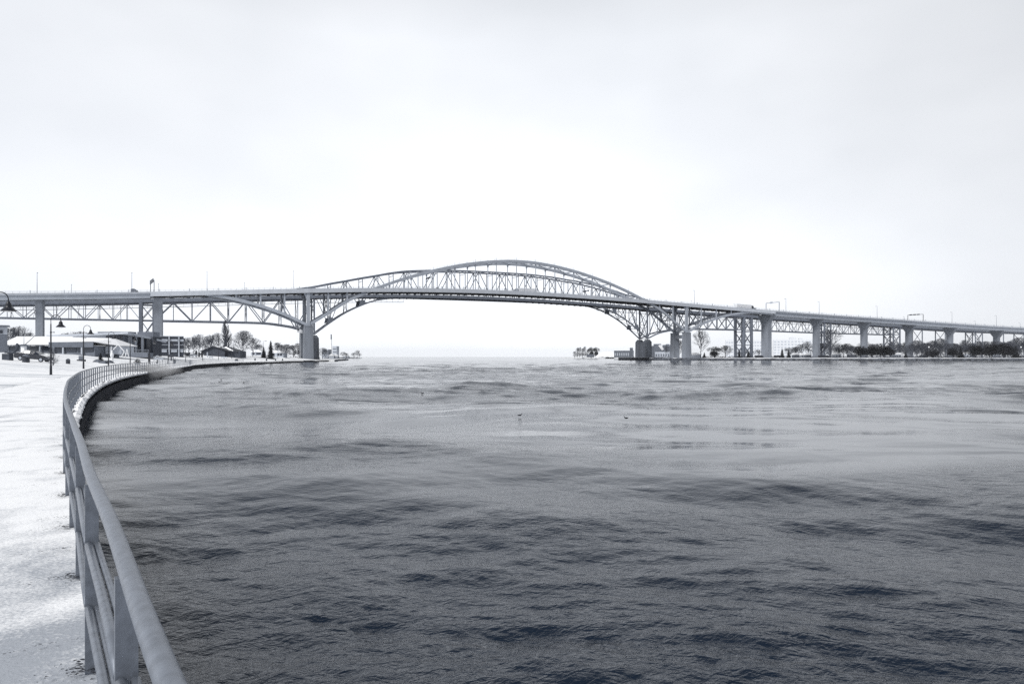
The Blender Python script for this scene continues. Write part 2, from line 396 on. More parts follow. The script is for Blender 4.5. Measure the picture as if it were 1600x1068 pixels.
mb = MB(); ribbon(mb, rng(TL_END, T_R, 6), lambda t: zB(t)-.6, lambda t: zB(t)-1.0, W1-.6, W2+.6); part(mb, 'deck', M['deck'], far_b)
for w in (W1-.95, W2+.6):
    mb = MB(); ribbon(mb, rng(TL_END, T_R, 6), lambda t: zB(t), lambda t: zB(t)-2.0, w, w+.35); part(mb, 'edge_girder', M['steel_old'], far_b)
    mb = MB()
    for t in rng(TL_END, T_R, 3.6): mb.beam(BR(t, zB(t), w), BR(t, zB(t)+.95, w), .12, .12)
    ribbon(mb, rng(TL_END, T_R, 6), lambda t: zB(t)+.95, lambda t: zB(t)+.85, w-.05, w+.05)
    part(mb, 'guard_rail', M['steel_old'], far_b)
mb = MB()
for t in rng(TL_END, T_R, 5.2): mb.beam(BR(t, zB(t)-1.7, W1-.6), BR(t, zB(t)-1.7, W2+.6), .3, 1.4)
part(mb, 'floor_framing', M['shaded_steel'], far_b)
# maintenance walkway slung under the deck
wk = W2+1.4
for a, b in ((-345, -66), (92, 430)):
    mb = MB()
    for t in rng(a, b, 4.0): mb.beam(BR(t, zB(t)-4.3, wk), BR(t, zB(t)-1.9, wk), .1, .1)
    ribbon(mb, rng(a, b, 6), lambda t: zB(t)-4.2, lambda t: zB(t)-4.45, wk-.5, wk+.5)
    ribbon(mb, rng(a, b, 6), lambda t: zB(t)-3.2, lambda t: zB(t)-3.3, wk-.05, wk+.05)
    part(mb, 'inspection_walkway', M['steel_old'], far_b)
panel = [PL+DP*i for i in range(NP+1)]
APEX = {2, 4, 6, 9, 11, 13, 15, 17, 19, 21, 23}
def toplow(i):
    t = panel[i]; return tpc(t), low(t)
for w in (W1, W2):
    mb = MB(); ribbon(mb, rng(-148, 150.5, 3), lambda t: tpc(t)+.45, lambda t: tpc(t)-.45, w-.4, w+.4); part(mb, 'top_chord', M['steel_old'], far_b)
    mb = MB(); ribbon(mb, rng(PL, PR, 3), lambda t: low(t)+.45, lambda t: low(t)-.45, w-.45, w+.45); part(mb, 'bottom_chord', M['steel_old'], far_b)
    for i in range(NP+1):
        t = panel[i]; a, b = toplow(i)
        mb = MB(); k = .95 if i in (0, NP) else .42
        mb.beam(BR(t, b, w), BR(t, a-.2, w), k, k)
        part(mb, 'vertical_post', M['steel_old'], far_b)
    for i in range(NP):
        ta, tb = panel[i], panel[i+1]
        up = (i+1) in APEX or (i in (7,))
        if i in APEX: up = False
        z0, z1 = (low(ta), tpc(tb)) if up else (tpc(ta), low(tb))
        mb = MB(); mb.beam(BR(ta, z0, w), BR(tb, z1, w), .45, .4); part(mb, 'diagonal', M['steel_old'], far_b)
    for i in (1, 3, NP-1, NP-3):
        mb = MB(); t = panel[i]; z = low(t)
        mb.extrude([(-2.2, -.4), (2.2, 1.0 if i < 9 else -.6), (1.3, 3.2), (-1.3, 3.2)], lambda p: BR(t+p[0], z+p[1], w-.3), lambda p: BR(t+p[0], z+p[1], w+.3))
        part(mb, 'gusset_plate', M['steel_old'], far_b)
    # side spans
    for a, b, fl, n in ((-221.5, PL, lows, 9), (PR, 233.5, lowr, 10)):
        ch = MB(); ribbon(ch, rng(a, b, 3), lambda t: fl(t)+.5, lambda t: fl(t)-.5, w-.4, w+.4)
        ribbon(ch, rng(a, b, 3), lambda t: zB(t)-1.9, lambda t: zB(t)-2.7, w-.35, w+.35)
        tr = part(ch, 'side_span_truss', M['steel_old'], far_b)
        xs = rng(a, b, (b-a)/n)
        xs = [a+(b-a)*i/n for i in range(n+1)]
        for i, t in enumerate(xs):
            q = MB()
            if 0 < i < n: q.beam(BR(t, fl(t), w), BR(t, zB(t)-2, w), .45, .45); sub(q, 'vertical_post', M['steel_old'], tr)
            if i < n:
                q = MB(); t2 = xs[i+1]
                if i % 2 == 0: q.beam(BR(t, fl(t), w), BR(t2, zB(t2)-2.3, w), .55, .5)
                else: q.beam(BR(t, zB(t)-2.3, w), BR(t2, fl(t2), w), .55, .5)
                sub(q, 'diagonal', M['steel_old'], tr)
    # approach trusses
    for a, b, fl, dx in ((-228.6-7.2*17, -228.6, lambda t: 24.1, 7.2), (241.9, 330.2, botr, 8.03), (338.4, 424.4, botr, 7.82)):
        n = int(round((b-a)/dx)); xs = [a+(b-a)*i/n for i in range(n+1)]
        ch = MB(); ribbon(ch, rng(a, b, 6), lambda t: fl(t)+.35, lambda t: fl(t)-.35, w-.3, w+.3)
        ribbon(ch, rng(a, b, 6), lambda t: zB(t)-1.9, lambda t: zB(t)-2.6, w-.3, w+.3)
        tr = part(ch, 'approach_truss', M['steel_old'], far_b)
        q = MB()
        for t in xs[1:-1]: q.beam(BR(t, fl(t), w), BR(t, zB(t)-2, w), .3, .32)
        for i in range(n):
            t, t2 = xs[i], xs[i+1]; k = (n-i) % 2 if a < 0 else i % 2
            if k == 0: q.beam(BR(t, fl(t), w), BR(t2, zB(t2)-2.2, w), .35, .35)
            else: q.beam(BR(t, zB(t)-2.2, w), BR(t2, fl(t2), w), .35, .35)
        sub(q, 'web_members', M['steel_old'], tr)
mb = MB()
for i, t in enumerate(panel):
    if zB(t)+6.5 < tpc(t): mb.beam(BR(t, tpc(t), W1), BR(t, tpc(t), W2), .4, .4); mb.beam(BR(t, tpc(t)-2.2, W1), BR(t, tpc(t)-2.2, W2), .25, .3)
    if i and zB(t)+6 < tpc(t) and zB(panel[i-1])+6 < tpc(panel[i-1]):
        p = panel[i-1]; mb.beam(BR(p, tpc(p), W1), BR(t, tpc(t), W2), .22, .25); mb.beam(BR(p, tpc(p), W2), BR(t, tpc(t), W1), .22, .25)
    if zB(t)-3 > low(t):
        lo, hi = low(t), zB(t)-2.5; mb.beam(BR(t, lo, W1), BR(t, lo, W2), .4, .4)
        m_ = (lo+hi)/2
        if hi-lo > 14:
            mb.beam(BR(t, m_, W1), BR(t, m_, W2), .3, .3)
            for a, b in ((lo, m_), (m_, hi)): mb.beam(BR(t, a, W1), BR(t, b, W2), .28, .28); mb.beam(BR(t, b, W1), BR(t, a, W2), .28, .28)
        else: mb.beam(BR(t, lo, W1), BR(t, hi, W2), .28, .28); mb.beam(BR(t, hi, W1), BR(t, lo, W2), .28, .28)
for i in range(NP):
    t, t2 = panel[i], panel[i+1]; mb.beam(BR(t, low(t), W1), BR(t2, low(t2), W2), .28, .28); mb.beam(BR(t, low(t), W2), BR(t2, low(t2), W1), .28, .28)
for a, b, fl in ((-221.5, PL, lows), (PR, 233.5, lowr), (241.9, 424, botr), (-345, -228.6, lambda t: 24.1)):
    xs = rng(a, b, 10.4)
    for i in range(len(xs)-1):
        mb.beam(BR(xs[i], fl(xs[i]), W1), BR(xs[i+1], fl(xs[i+1]), W2), .22, .22)
        mb.beam(BR(xs[i], fl(xs[i]), W1), BR(xs[i], fl(xs[i]), W2), .25, .25)
        if a != 241.9: mb.beam(BR(xs[i], fl(xs[i]), W1), BR(xs[i], zB(xs[i])-2.4, W2), .15, .15); mb.beam(BR(xs[i], zB(xs[i])-2.4, W1), BR(xs[i], fl(xs[i]), W2), .15, .15)
part(mb, 'cross_bracing', M['steel_old'], far_b)
# stone-faced main piers
for t in (PL, PR):
    mb = MB(); mb.vbox(BR(t, 0, 45.25), 3.8, 8, -.5, 14.6)
    pr = part(mb, 'main_pier', M['pier_old'], far_b)
    for w in (W1, W2):
        q = MB(); q.vbox(BR(t, 0, w), 5.4, 5.0, -.5, 14.8, .93); q.vbox(BR(t, 0, w), 4.9, 4.6, 14.8, 16.6, .55)
        sub(q, 'shaft', M['pier_old'], pr)
# lattice towers under the approaches
def tower(ts, top, base=1.2, thick=1.25):
    cx = sum(ts)/len(ts)
    mb = MB()
    for t in ts: mb.beam(BR(t, top, W1-.4), BR(t, top, W2+.4), .8, .8)
    tw = part(mb, 'support_tower', M['steel_old'], far_b)
    for t in ts:
        for w in (W1, W2):
            q = MB(); q.beam(BR(t, base-1, w), BR(t, top, w), thick, thick); sub(q, 'leg', M['steel_old'], tw)
    q = MB(); zs = [base+1, (top+base)/2-1, top-1] if len(ts) > 1 else [base+1, (base+top)/2, top-1]
    if top > 30 and len(ts) > 1: zs = [base+1.5, 13, 24.2, top-1]
    for w in (W1, W2):
        for a, b in zip(ts[:-1], ts[1:]):
            for z0, z1 in zip(zs[:-1], zs[1:]):
                q.beam(BR(a, z0, w), BR(b, z1, w), .42, .42); q.beam(BR(a, z1, w), BR(b, z0, w), .42, .42)
            for z in zs: q.beam(BR(a, z, w), BR(b, z, w), .5, .6)
    for t in ts:
        for z0, z1 in zip(zs[:-1], zs[1:]):
            q.beam(BR(t, z0, W1), BR(t, z1, W2), .4, .4); q.beam(BR(t, z1, W1), BR(t, z0, W2), .4, .4)
        for z in zs[:-1]: q.beam(BR(t, z, W1), BR(t, z, W2), .4, .4)
    sub(q, 'cross_brace', M['steel_old'], tw)
for ts in ((-228.6, -221.5), (233.5, 241.9)): tower(ts, zB(ts[0])-2, thick=1.9)
for ts in ((330.2, 338.4), (424.4, 433.7)): tower(ts, zB(ts[0])-2, thick=1.1)
for ts in ((un(1441, W1),), (un(1477, W1),), (un(1524, W1), un(1535, W1)), (un(1568, W1),), (un(1600, W1),), (un(1622, W1),), (un(1640, W1), un(1650, W1))):
    tower(ts, zB(ts[0])-2, thick=.75)
for w in (W1, W2-.5):
    mb = MB(); ribbon(mb, rng(433.7, T_R, 6), lambda t: zB(t)-1.0, lambda t: zB(t)-3.0, w-.2, w+.6); part(mb, 'approach_girder', M['steel_old'], far_b)

# ------------------------------------------------------------------ things standing on the two bridges
def bridge_lamp(px, w, k, label, H=10.5):
    t = un(px, w); z = (zA(t) if w < 20 else zB(t))-.2
    g = thing('bridge_lamp', label, 'street lamp', BR(t, z, w), group='lamp masts on the bridge decks')
    o = MB(); o.prism((0, 0, 0), (0, 0, H), .16, .09, 6, True); o.build('pole', M['steel_old'], g)
    o = MB(); o.box((ND[0]*.9, ND[1]*.9, H+.1), (.35, 1.5, .18), math.atan2(TD[1], TD[0])); o.build('lamp_head', M['dark'], g)
A_L = [(58, 'tall mast on the near bridge above its leftmost pier'), (206, 'tall mast on the near bridge just left of the dark truck'),
       (323.5, 'tall mast on the near bridge above the small dark hut'), (459, 'tall mast on the near bridge just left of its left river pier'),
       (1085, 'tall mast on the near bridge just right of its right river pier'), (1228, 'tall mast on the near bridge right of the small gantry with the pale board'),
       (1280, 'tall mast on the near bridge over the second approach pier on the far shore'), (1370.5, 'tall mast on the near bridge between the third and fourth far-shore approach piers'),
       (1487.5, 'mast on the near bridge above the fifth far-shore approach pier'), (1557, 'mast on the near bridge above the sixth far-shore approach pier')]
for i, (px, lb) in enumerate(A_L): bridge_lamp(px, -.6, 0, lb)
B_L = [(111.5, 'short-looking mast of the far bridge, first from the left of the picture'), (247.5, 'short-looking mast of the far bridge beside the dark gantry sign'),
       (382, 'short-looking mast of the far bridge left of where its truss rises'), (1081, 'short-looking mast of the far bridge close beside a taller one, right of the arch'),
       (1148, 'mast of the far bridge behind the tail of the white trailer truck'), (1413, 'mast of the far bridge just left of the three-sign gantry'),
       (1524, 'mast of the far bridge between the last two far-shore piers'), (1594, 'mast of the far bridge at the right edge of the picture')]
for px, lb in B_L: bridge_lamp(px, W2+.4, 0, lb, 10)

def gantry(px0, px1, w0, w1, h, label, boards, cat='sign gantry'):
    t0, t1 = un(px0, w0), un(px1, w1); z0, z1 = zA(t0)-.8, zA(t1)-.8
    c = BR((t0+t1)/2, min(z0, z1), (w0+w1)/2)
    g = thing('sign_gantry', label, cat, c, group='sign gantries on the near bridge')
    pa, pb = BR(t0, z0, w0)-c, BR(t1, z1, w1)-c
    ta, tb = pa+Vector((0, 0, h)), pb+Vector((0, 0, h))
    for p, q in ((pa, ta), (pb, tb)):
        o = MB(); o.beam(p, q, .35, .35); o.build('post', M['dark'] if boards[0][2] == 'dark' else M['steel_old'], g)
    o = MB(); o.beam(ta, tb, .3, .35); o.build('cross_beam', M['dark'] if boards[0][2] == 'dark' else M['steel_old'], g)
    dr = (tb-ta).normalized(); nn = Vector((dr.y, -dr.x, 0)).normalized()
    for f0, f1, mm, bh in boards:
        a, b = ta.lerp(tb, f0)-nn*-.35, ta.lerp(tb, f1)-nn*-.35
        o = MB(); o.beam(a, b, .2, bh); o.build('sign_board', M[mm], g)
gantry(1197, 1217.5, WA+.6, -.6, 8.2, 'gantry of thin posts with one small pale board above the near bridge', [(.32, .52, 'pale', 1.5)])
gantry(1418.5, 1442.5, WA+.6, -.6, 7.2, 'gantry with three dark signs in a row above the near bridge at the right', [(.12, .31, 'dark', 1.0), (.36, .55, 'dark', 1.0), (.60, .79, 'dark', 1.0)])
gantry(235.3, 240.8, WA+.6, -.6, 7.0, 'dark message board on two thin posts above the near bridge at the left', [(0.02, .98, 'dark', 2.2)])

def truck(name, t, w, direc, L_, label, cabm, boxm, H=2.9):
    z = zA(t)-.75
    ang = math.atan2(TD[1], TD[0])+(0 if direc > 0 else math.pi)
    sl = math.atan((zA(t+8)-zA(t-8))/16)*direc
    g = thing(name, label, 'truck', BR(t, z, w), 0); g.rotation_euler = (0, -sl, ang)
    o = MB(); o.box((-2, 0, 2.62+.0), (L_, 2.55, H)); o.box((-2, 0, 1.02), (L_-.6, 1.0, .3)); o.build('trailer', M[boxm], g)
    x0 = L_/2-2
    c = MB(); c.extrude([(x0+.5, .7), (x0+.5, 3.6), (x0+1.9, 3.5), (x0+2.6, 2.1), (x0+4.1, 1.75), (x0+4.3, .6)], lambda p: (p[0], -1.2, p[1]), lambda p: (p[0], 1.2, p[1]))
    cab = c.build('cab', M[cabm], g)
    q = MB(); q.extrude([(x0+1.98, 3.3), (x0+2.06, 3.3), (x0+2.72, 2.15), (x0+2.62, 2.15)], lambda p: (p[0], -1.05, p[1]), lambda p: (p[0], 1.05, p[1])); q.build('windscreen', M['glass'], cab)
    for x in (x0+3.3, x0+.9, x0-.4, -L_/2-.6, -L_/2+.7):
        for y in (-1.05, 1.05):
            q = MB(); q.prism((x, y-.15, .5), (x, y+.15, .5), .5, .5, 12, True); q.build('wheel', M['black'], g)
    return g
tt = (un(1146, 2.5)+un(1182, 2.5))/2
truck('semi_truck', tt, 2.5, 1, 15.0, 'semi truck with white trailer and black cab on the right side of the near bridge', 'black', 'white')
tt = (un(803, 10)+un(836, 10))/2
truck('semi_truck', tt, 10.5, -1, 13.5, 'white semi truck crossing under the middle of the arch', 'pale', 'white')

def car_mesh(g, body_m, sedan=True, snowy=False):
    prof = [(-2.35, .38), (-2.38, .78), (-2.2, .98), (-1.5, 1.06), (-.5, 1.05), (.95, 1.0), (1.7, .88), (2.25, .7), (2.35, .45), (2.3, .3), (-2.2, .28)]
    wy = .88
    b = MB()
    # hull: three lofted sections across so the flanks are slightly rounded
    n = len(prof); secs = [(-wy, .93), (-wy*.86, 1.0), (wy*.86, 1.0), (wy, .93)]
    vs = []
    for y, k in secs:
        for x, z in prof: vs.append((x*(.985 if k < 1 else 1), y, .3+(z-.3)*k))
    fs = [(i*n+j, i*n+(j+1) % n, (i+1)*n+(j+1) % n, (i+1)*n+j) for i in range(3) for j in range(n)]
    fs += [tuple(range(n-1, -1, -1)), tuple(3*n+j for j in range(n))]
    b.add(vs, fs); body = b.build('body', M[body_m], g)
    c = MB(); base = [(-1.75, 1.02), (-1.0, 1.40), (-.25, 1.46), (.35, 1.40), (1.25, .98)]
    m = len(base); vs = []
    for y, k in ((-.84, 0), (-.62, 1), (.62, 1), (.84, 0)):
        for x, z in base: vs.append((x, y if True else 0, (z if k else min(z, 1.0+(z-1.0)*.05))))
    fs = [(i*m+j, i*m+(j+1) % m, (i+1)*m+(j+1) % m, (i+1)*m+j) for i in range(3) for j in range(m)]
    c.add(vs, fs); c.build('windows', M['glass'], g)
    r = MB(); r.add([(-.95, -.6, 1.43), (.3, -.6, 1.43), (.3, .6, 1.43), (-.95, .6, 1.43), (-.9, -.58, 1.49), (.2, -.58, 1.49), (.2, .58, 1.49), (-.9, .58, 1.49)],
                    [(0, 1, 5, 4), (1, 2, 6, 5), (2, 3, 7, 6), (3, 0, 4, 7), (4, 5, 6, 7)]); r.build('roof', M['snow'] if snowy else M[body_m], g)
    if snowy:
        for nm, pts in (('snow_cover', [(1.0, 1.0), (1.75, .9), (2.15, .76), (2.1, .74), (1.7, .86), (1.0, .96)]), ('snow_cover', [(-2.15, .98), (-1.7, 1.05), (-1.7, 1.08), (-2.1, 1.02)])):
            q = MB(); q.extrude([(x, z+.03) for x, z in pts], lambda p: (p[0], -.7, p[1]), lambda p: (p[0], .7, p[1])); q.build('snow', M['snow'], body)
    for y in (-.62, .62):
        for x in (-.3,):
            q = MB(); q.beam((x, y*1.15, 1.02), (x, y*1.0, 1.43), .06, .09); q.build('door_pillar', M[body_m], g)
    for x in (-1.42, 1.4):
        for y in (-.8, .8):
            q = MB(); q.prism((x, y-.11, .33), (x, y+.11, .33), .33, .33, 16, True); wh = q.build('wheel', M['black'], g)
            q = MB(); q.prism((x, y-.125 if y < 0 else y+.09, .33), (x, y-.09 if y < 0 else y+.125, .33), .2, .2, 12, True); q.build('rim', M['steel'], wh)
    for y in (-.6, .6):
        q = MB(); q.box((2.3, y, .62), (.12, .32, .14)); q.build('headlight', M['pale'], g)
        q = MB(); q.box((-2.36, y, .8), (.08, .3, .14)); q.build('taillight', M['dark'], g)
for px, lb, sc in ((683, 'dark pickup-sized vehicle on the near bridge left of the arch crown', 1.25), (749, 'dark car on the near bridge between two arch hangers left of the white truck', 1.0),
                   (791, 'dark car just ahead of the white truck under the arch', 1.0), (845, 'pale car behind the white truck under the arch', 1.0)):
    t = un(px, 9.5); g = thing('car', lb, 'car', BR(t, zA(t)-.74, 10.5), math.atan2(TD[1], TD[0])+math.pi, group='cars on the near bridge')
    car_mesh(g, 'pale' if px == 845 else 'black'); g.scale = (sc, sc, sc*1.15)
t = un(210.5, 3); g = thing('van', 'dark box-shaped truck on the near bridge at the left, right beside a tall mast', 'truck', BR(t, zA(t)-.74, 3), math.atan2(TD[1], TD[0]))
o = MB(); o.extrude([(-3, .6), (-3, 3.6), (-.6, 3.9), (1.2, 3.3), (1.4, .6)], lambda p: (p[0], -1.15, p[1]), lambda p: (p[0], 1.15, p[1])); o.build('cargo_box', M['mid'], g)
o = MB(); o.extrude([(1.45, .6), (1.45, 2.9), (2.2, 2.8), (2.8, 1.7), (3.6, 1.5), (3.7, .6)], lambda p: (p[0], -1.1, p[1]), lambda p: (p[0], 1.1, p[1])); o.build('cab', M['black'], g); g.scale = (.62, .8, .72)
for x in (-2, 2.6):
    for y in (-1, 1): o = MB(); o.prism((x, y-.15, .5), (x, y+.15, .5), .5, .5, 12, True); o.build('wheel', M['black'], g)
for px0, w, h, lb in ((670, 7, 17, 'three dark lane signals hung in a row beneath the left of the arch'), (916, 7, 13.5, 'three dark lane signals hung beneath the right of the arch')):
    t = un(px0, w); z = zA(t)-.8
    g = thing('lane_signal', lb, 'traffic signal', BR(t, z, 1), group='lane signals over the near bridge')
    o = MB()
    for w2 in (1.2, 12.8): o.beam(BR(t, 0, w2)-BR(t, 0, 1), BR(t, h-8.5, w2)-BR(t, 0, 1), .22, .22)
    o.beam(BR(t, h-8.5, 1.2)-BR(t, 0, 1), BR(t, h-8.5, 12.8)-BR(t, 0, 1), .22, .22); o.build('frame', M['steel'], g)
    for w2 in (4, 7, 10):
        o = MB(); p = BR(t-.3, h-8.9, w2)-BR(t, 0, 1); o.box(p, (.5, 1.3, 1.2), math.atan2(TD[1], TD[0])); o.build('signal_head', M['black'], g)

# ------------------------------------------------------------------ water: polar sheet, finer near the quay
def build_water():
    rngw = np.random.default_rng(5)
    th = np.radians(np.linspace(-82, 100, 880))
    r = [1.5]
    while r[-1] < 7000: r.append(r[-1]*1.0066 if r[-1] < 900 else r[-1]*1.02)
    r = np.array(r)
    R, TH = np.meshgrid(r, th, indexing='ij')
    X = R*np.sin(TH); Y = R*np.cos(TH)
    # slow meanders bend the wave fronts the way an eddying current does
    def field(sc, n, seed):
        g = np.random.default_rng(seed); out_ = np.zeros_like(X)
        for _ in range(n):
            a = g.uniform(0, 2*np.pi); k = 2*np.pi/(sc*g.uniform(.7, 1.6)); out_ += np.sin(k*(X*np.cos(a)*.55+Y*np.sin(a))+g.uniform(0, 6.28))
        return out_/np.sqrt(n)
    wx = X+field(24, 6, 1)*1.5+field(9, 6, 11)*.45; wy = Y+field(19, 6, 2)*1.6+field(8, 6, 12)*.45
    # calm tongues and ruffled bands lying across the current, bent by slow noise
    yb = np.maximum(wy+field(60, 6, 21)*3.0+field(15, 7, 22)*2.2, .5)*(1-.0022*np.clip(wx, -60, 60))
    kn = [(0, 1.3), (6, 1.2), (11, .95), (16, .7), (20, .45), (26, .24), (36, .20), (44, .5), (56, .65), (68, .3), (92, .10), (110, .4), (160, .45), (260, .22), (420, .25), (900, .15), (8000, .12)]
    patch = np.interp(np.log(yb+1), [math.log(k[0]+1) for k in kn], [k[1] for k in kn])
    patch = np.clip(patch+.16*field(34, 7, 3)+.20*field(9, 8, 4), .03, 1.3)
    def lines(sc, n, seed):         # zero lines of this field are the sharp edges between eddies
        g = np.random.default_rng(seed); out_ = np.zeros_like(X)
        for _ in range(n):
            k = 2*np.pi/(sc*g.uniform(.6, 1.7)); b_ = g.uniform(-.45, .45); out_ += np.sin(k*(wx*b_+wy*g.choice([-1, 1]))+g.uniform(0, 6.28))
        return out_/np.sqrt(n)
    c1, c2 = lines(15, 5, 31), lines(8, 5, 41)
    m1 = np.clip(.5+.8*field(16, 5, 32), 0, 1); m2 = np.clip(.3+.8*field(9, 5, 42), 0, 1)
    calm = np.clip(patch*1.6, .12, 1)
    patch = np.clip(patch+.50*np.exp(-np.abs(c1)/.16)*m1+.35*np.exp(-np.abs(c2)/.12)*m2-.10, .03, 1.3)
    spacing = np.maximum(R*.0066, R*math.radians(182/880))*.9
    Z = np.zeros_like(X)
    for i in range(110):
        lam = .42*(1.036**i)*rngw.uniform(.9, 1.1)
        if lam > 17: break
        a = math.radians(rngw.normal(97, 26 if lam > 2.5 else 42))      # crests mostly across the view
        k = 2*math.pi/lam; amp = .0050*lam**.50*rngw.uniform(.55, 1.25)*(.52 if lam < 2.2 else .75)*(1+2.6*np.clip((Y-36)/30, 0, 1))
        fade = np.clip((lam/spacing-2.4)/2.5, 0, 1)*np.clip(1.3-R/1500, 0, 1)
        ph = k*(wx*math.cos(a)+wy*math.sin(a))+rngw.uniform(0, 6.28)
        s = np.sin(ph); Z += amp*fade*(patch if lam < 4 else .35+.65*patch)*(1-2*np.abs(s)**.8*.8 if i % 2 == 0 else s)
    near_ = np.clip(1.2-R/260, 0, 1)
    Z -= (.085*np.exp(-np.abs(c1)/.07)*m1+.05*np.exp(-np.abs(c2)/.09)*m2)*near_*calm
    Z += (.17*field(13, 7, 51)+.07*field(5.2, 8, 52))*near_*(.35+.65*calm)*(.35+.65*calm)
    n, m = X.shape
    co = np.stack([X, Y, Z], -1).reshape(-1, 3).astype(np.float32)
    idx = np.arange(n*m).reshape(n, m)
    q = np.stack([idx[:-1, :-1], idx[:-1, 1:], idx[1:, 1:], idx[1:, :-1]], -1).reshape(-1, 4)[:, ::-1]
    me = bpy.data.meshes.new('water'); me.vertices.add(n*m); me.vertices.foreach_set('co', co.ravel())
    me.loops.add(q.size); me.loops.foreach_set('vertex_index', q.ravel().astype(np.int32))
    me.polygons.add(len(q)); me.polygons.foreach_set('loop_start', np.arange(0, q.size, 4, dtype=np.int32)); me.polygons.foreach_set('loop_total', np.full(len(q), 4, np.int32))
    me.update(calc_edges=True); me.polygons.foreach_set('use_smooth', np.ones(len(q), bool))
    at_ = me.attributes.new('ruffle', 'FLOAT', 'POINT'); at_.data.foreach_set('value', patch.ravel().astype(np.float32))
    o = bpy.data.objects.new('water', me); COL.objects.link(o); o['kind'] = 'structure'
    return o
def water_mat():
    m = bpy.data.materials.new('river_water'); m.use_nodes = True; t = m.node_tree; b = t.nodes['Principled BSDF']
    b.inputs['Base Color'].default_value = (.004, .010, .022, 1); b.inputs['Roughness'].default_value = .13
    b.inputs['IOR'].default_value = 1.30; b.inputs['Specular IOR Level'].default_value = .5; b.inputs['Specular Tint'].default_value = (.80, .905, 1.0, 1)
    tcn = t.nodes.new('ShaderNodeTexCoord'); K = t.links.new
    def noise(scale, stretch, det, warp=None, rough=.55, dist=0.0, rot=0.0):
        mp_ = t.nodes.new('ShaderNodeMapping'); mp_.inputs['Scale'].default_value = stretch; mp_.inputs['Rotation'].default_value = (0, 0, rot)
        mr = t.nodes.new('ShaderNodeVectorRotate'); mr.rotation_type = 'Z_AXIS'; mr.inputs['Angle'].default_value = rot; mp_.inputs['Rotation'].default_value = (0, 0, 0); K(tcn.outputs['Object'], mr.inputs['Vector']); K(mr.outputs[0], mp_.inputs[0])
        n = t.nodes.new('ShaderNodeTexNoise'); n.inputs['Scale'].default_value = scale; n.inputs['Detail'].default_value = det
        n.inputs['Roughness'].default_value = rough; n.inputs['Distortion'].default_value = dist; K(mp_.outputs[0], n.inputs['Vector']); return n.outputs[0]
    ra = t.nodes.new('ShaderNodeAttribute'); ra.attribute_name = 'ruffle'
    rm = t.nodes.new('ShaderNodeMapRange'); rm.inputs[1].default_value = .22; rm.inputs[2].default_value = 1.0; rm.inputs[3].default_value = .05; rm.inputs[4].default_value = 1.0
    K(ra.outputs['Fac'], rm.inputs[0])
    rf = t.nodes.new('ShaderNodeMapRange'); rf.inputs[1].default_value = .18; rf.inputs[2].default_value = 1.3; rf.inputs[3].default_value = .04; rf.inputs[4].default_value = 1.0; rf.clamp = False
    K(ra.outputs['Fac'], rf.inputs[0])
    def bump(h, dist, prev=None, strength=None):
        bn = t.nodes.new('ShaderNodeBump'); bn.inputs['Distance'].default_value = dist; bn.inputs['Strength'].default_value = 1
        K(h, bn.inputs['Height'])
        if strength is not None: K(strength, bn.inputs['Strength'])
        if prev is not None: K(prev, bn.inputs['Normal'])
        return bn.outputs[0]
    b3 = bump(noise(.32, (.45, 1, 1), 5, dist=.9), .15, strength=rm.outputs[0])
    b1 = bump(noise(2.2, (.28, 1, 1), 5, dist=.5, rot=.42, rough=.5), .046, b3, rm.outputs[0])
    b1 = bump(noise(3.1, (.30, 1, 1), 5, dist=.5, rot=-.5, rough=.5), .036, b1, rm.outputs[0])
    b2 = bump(noise(11, (.32, 1, 1), 3, dist=.6, rot=.3), .027, b1, rf.outputs[0])
    b2 = bump(noise(15, (.36, 1, 1), 3, dist=.6, rot=-.65), .024, b2, rf.outputs[0])
    b2 = bump(noise(42, (.45, 1, 1), 2, dist=.4, rot=.9), .003, b2, rf.outputs[0])
    K(b2, b.inputs['Normal'])
    return m
wtr = build_water(); wtr.data.materials.append(water_mat())

# ------------------------------------------------------------------ quay line
RAIL = [(7.2, -10.5), (3.75, -5.4), (.285, 0), (-.753, 1.55), (-1.62, 2.9), (-2.45, 4.16), (-3.40, 5.65), (-4.5, 7.35), (-7.2, 11.55), (-10.5, 16.9), (-13.9, 22.6), (-20.7, 34.7), (-29.0, 51),
        (-37, 69), (-47, 95), (-57, 122), (-65.5, 145), (-74, 168), (-84.5, 208), (-91.5, 250), (-97, 290), (-101.5, 330), (-105, 380), (-107.5, 420)]
path = catmull(RAIL, .25)
_c = np.array(path); _seg = np.r_[0, np.cumsum(np.linalg.norm(np.diff(_c, axis=0), axis=1))]
S_END = float(_seg[-1]); S0 = float(_seg[np.argmin(np.hypot(_c[:, 0]-.285, _c[:, 1]))])
def PT(s, d=0.0):     # s metres along the quay from beside the camera, d metres inland
    q = min(max(s+S0, 0), S_END); x = np.interp(q, _seg, _c[:, 0]); y = np.interp(q, _seg, _c[:, 1])
    x2 = np.interp(min(q+.6, S_END), _seg, _c[:, 0]); y2 = np.interp(min(q+.6, S_END), _seg, _c[:, 1])
    x1 = np.interp(max(q-.6, 0), _seg, _c[:, 0]); y1 = np.interp(max(q-.6, 0), _seg, _c[:, 1])
    L_ = math.hypot(x2-x1, y2-y1); tx, ty = (x2-x1)/L_, (y2-y1)/L_
    return (x-ty*d, y+tx*d)
SL, SE = -S0, S_END-S0
GZ = 1.05
rnd = random.Random(3)
def bumpf(x, y):
    return (math.sin(x*.11+1.3)*math.sin(y*.083+.4)+.5*math.sin(x*.29-y*.17)+.4*math.sin(y*.41+x*.05))
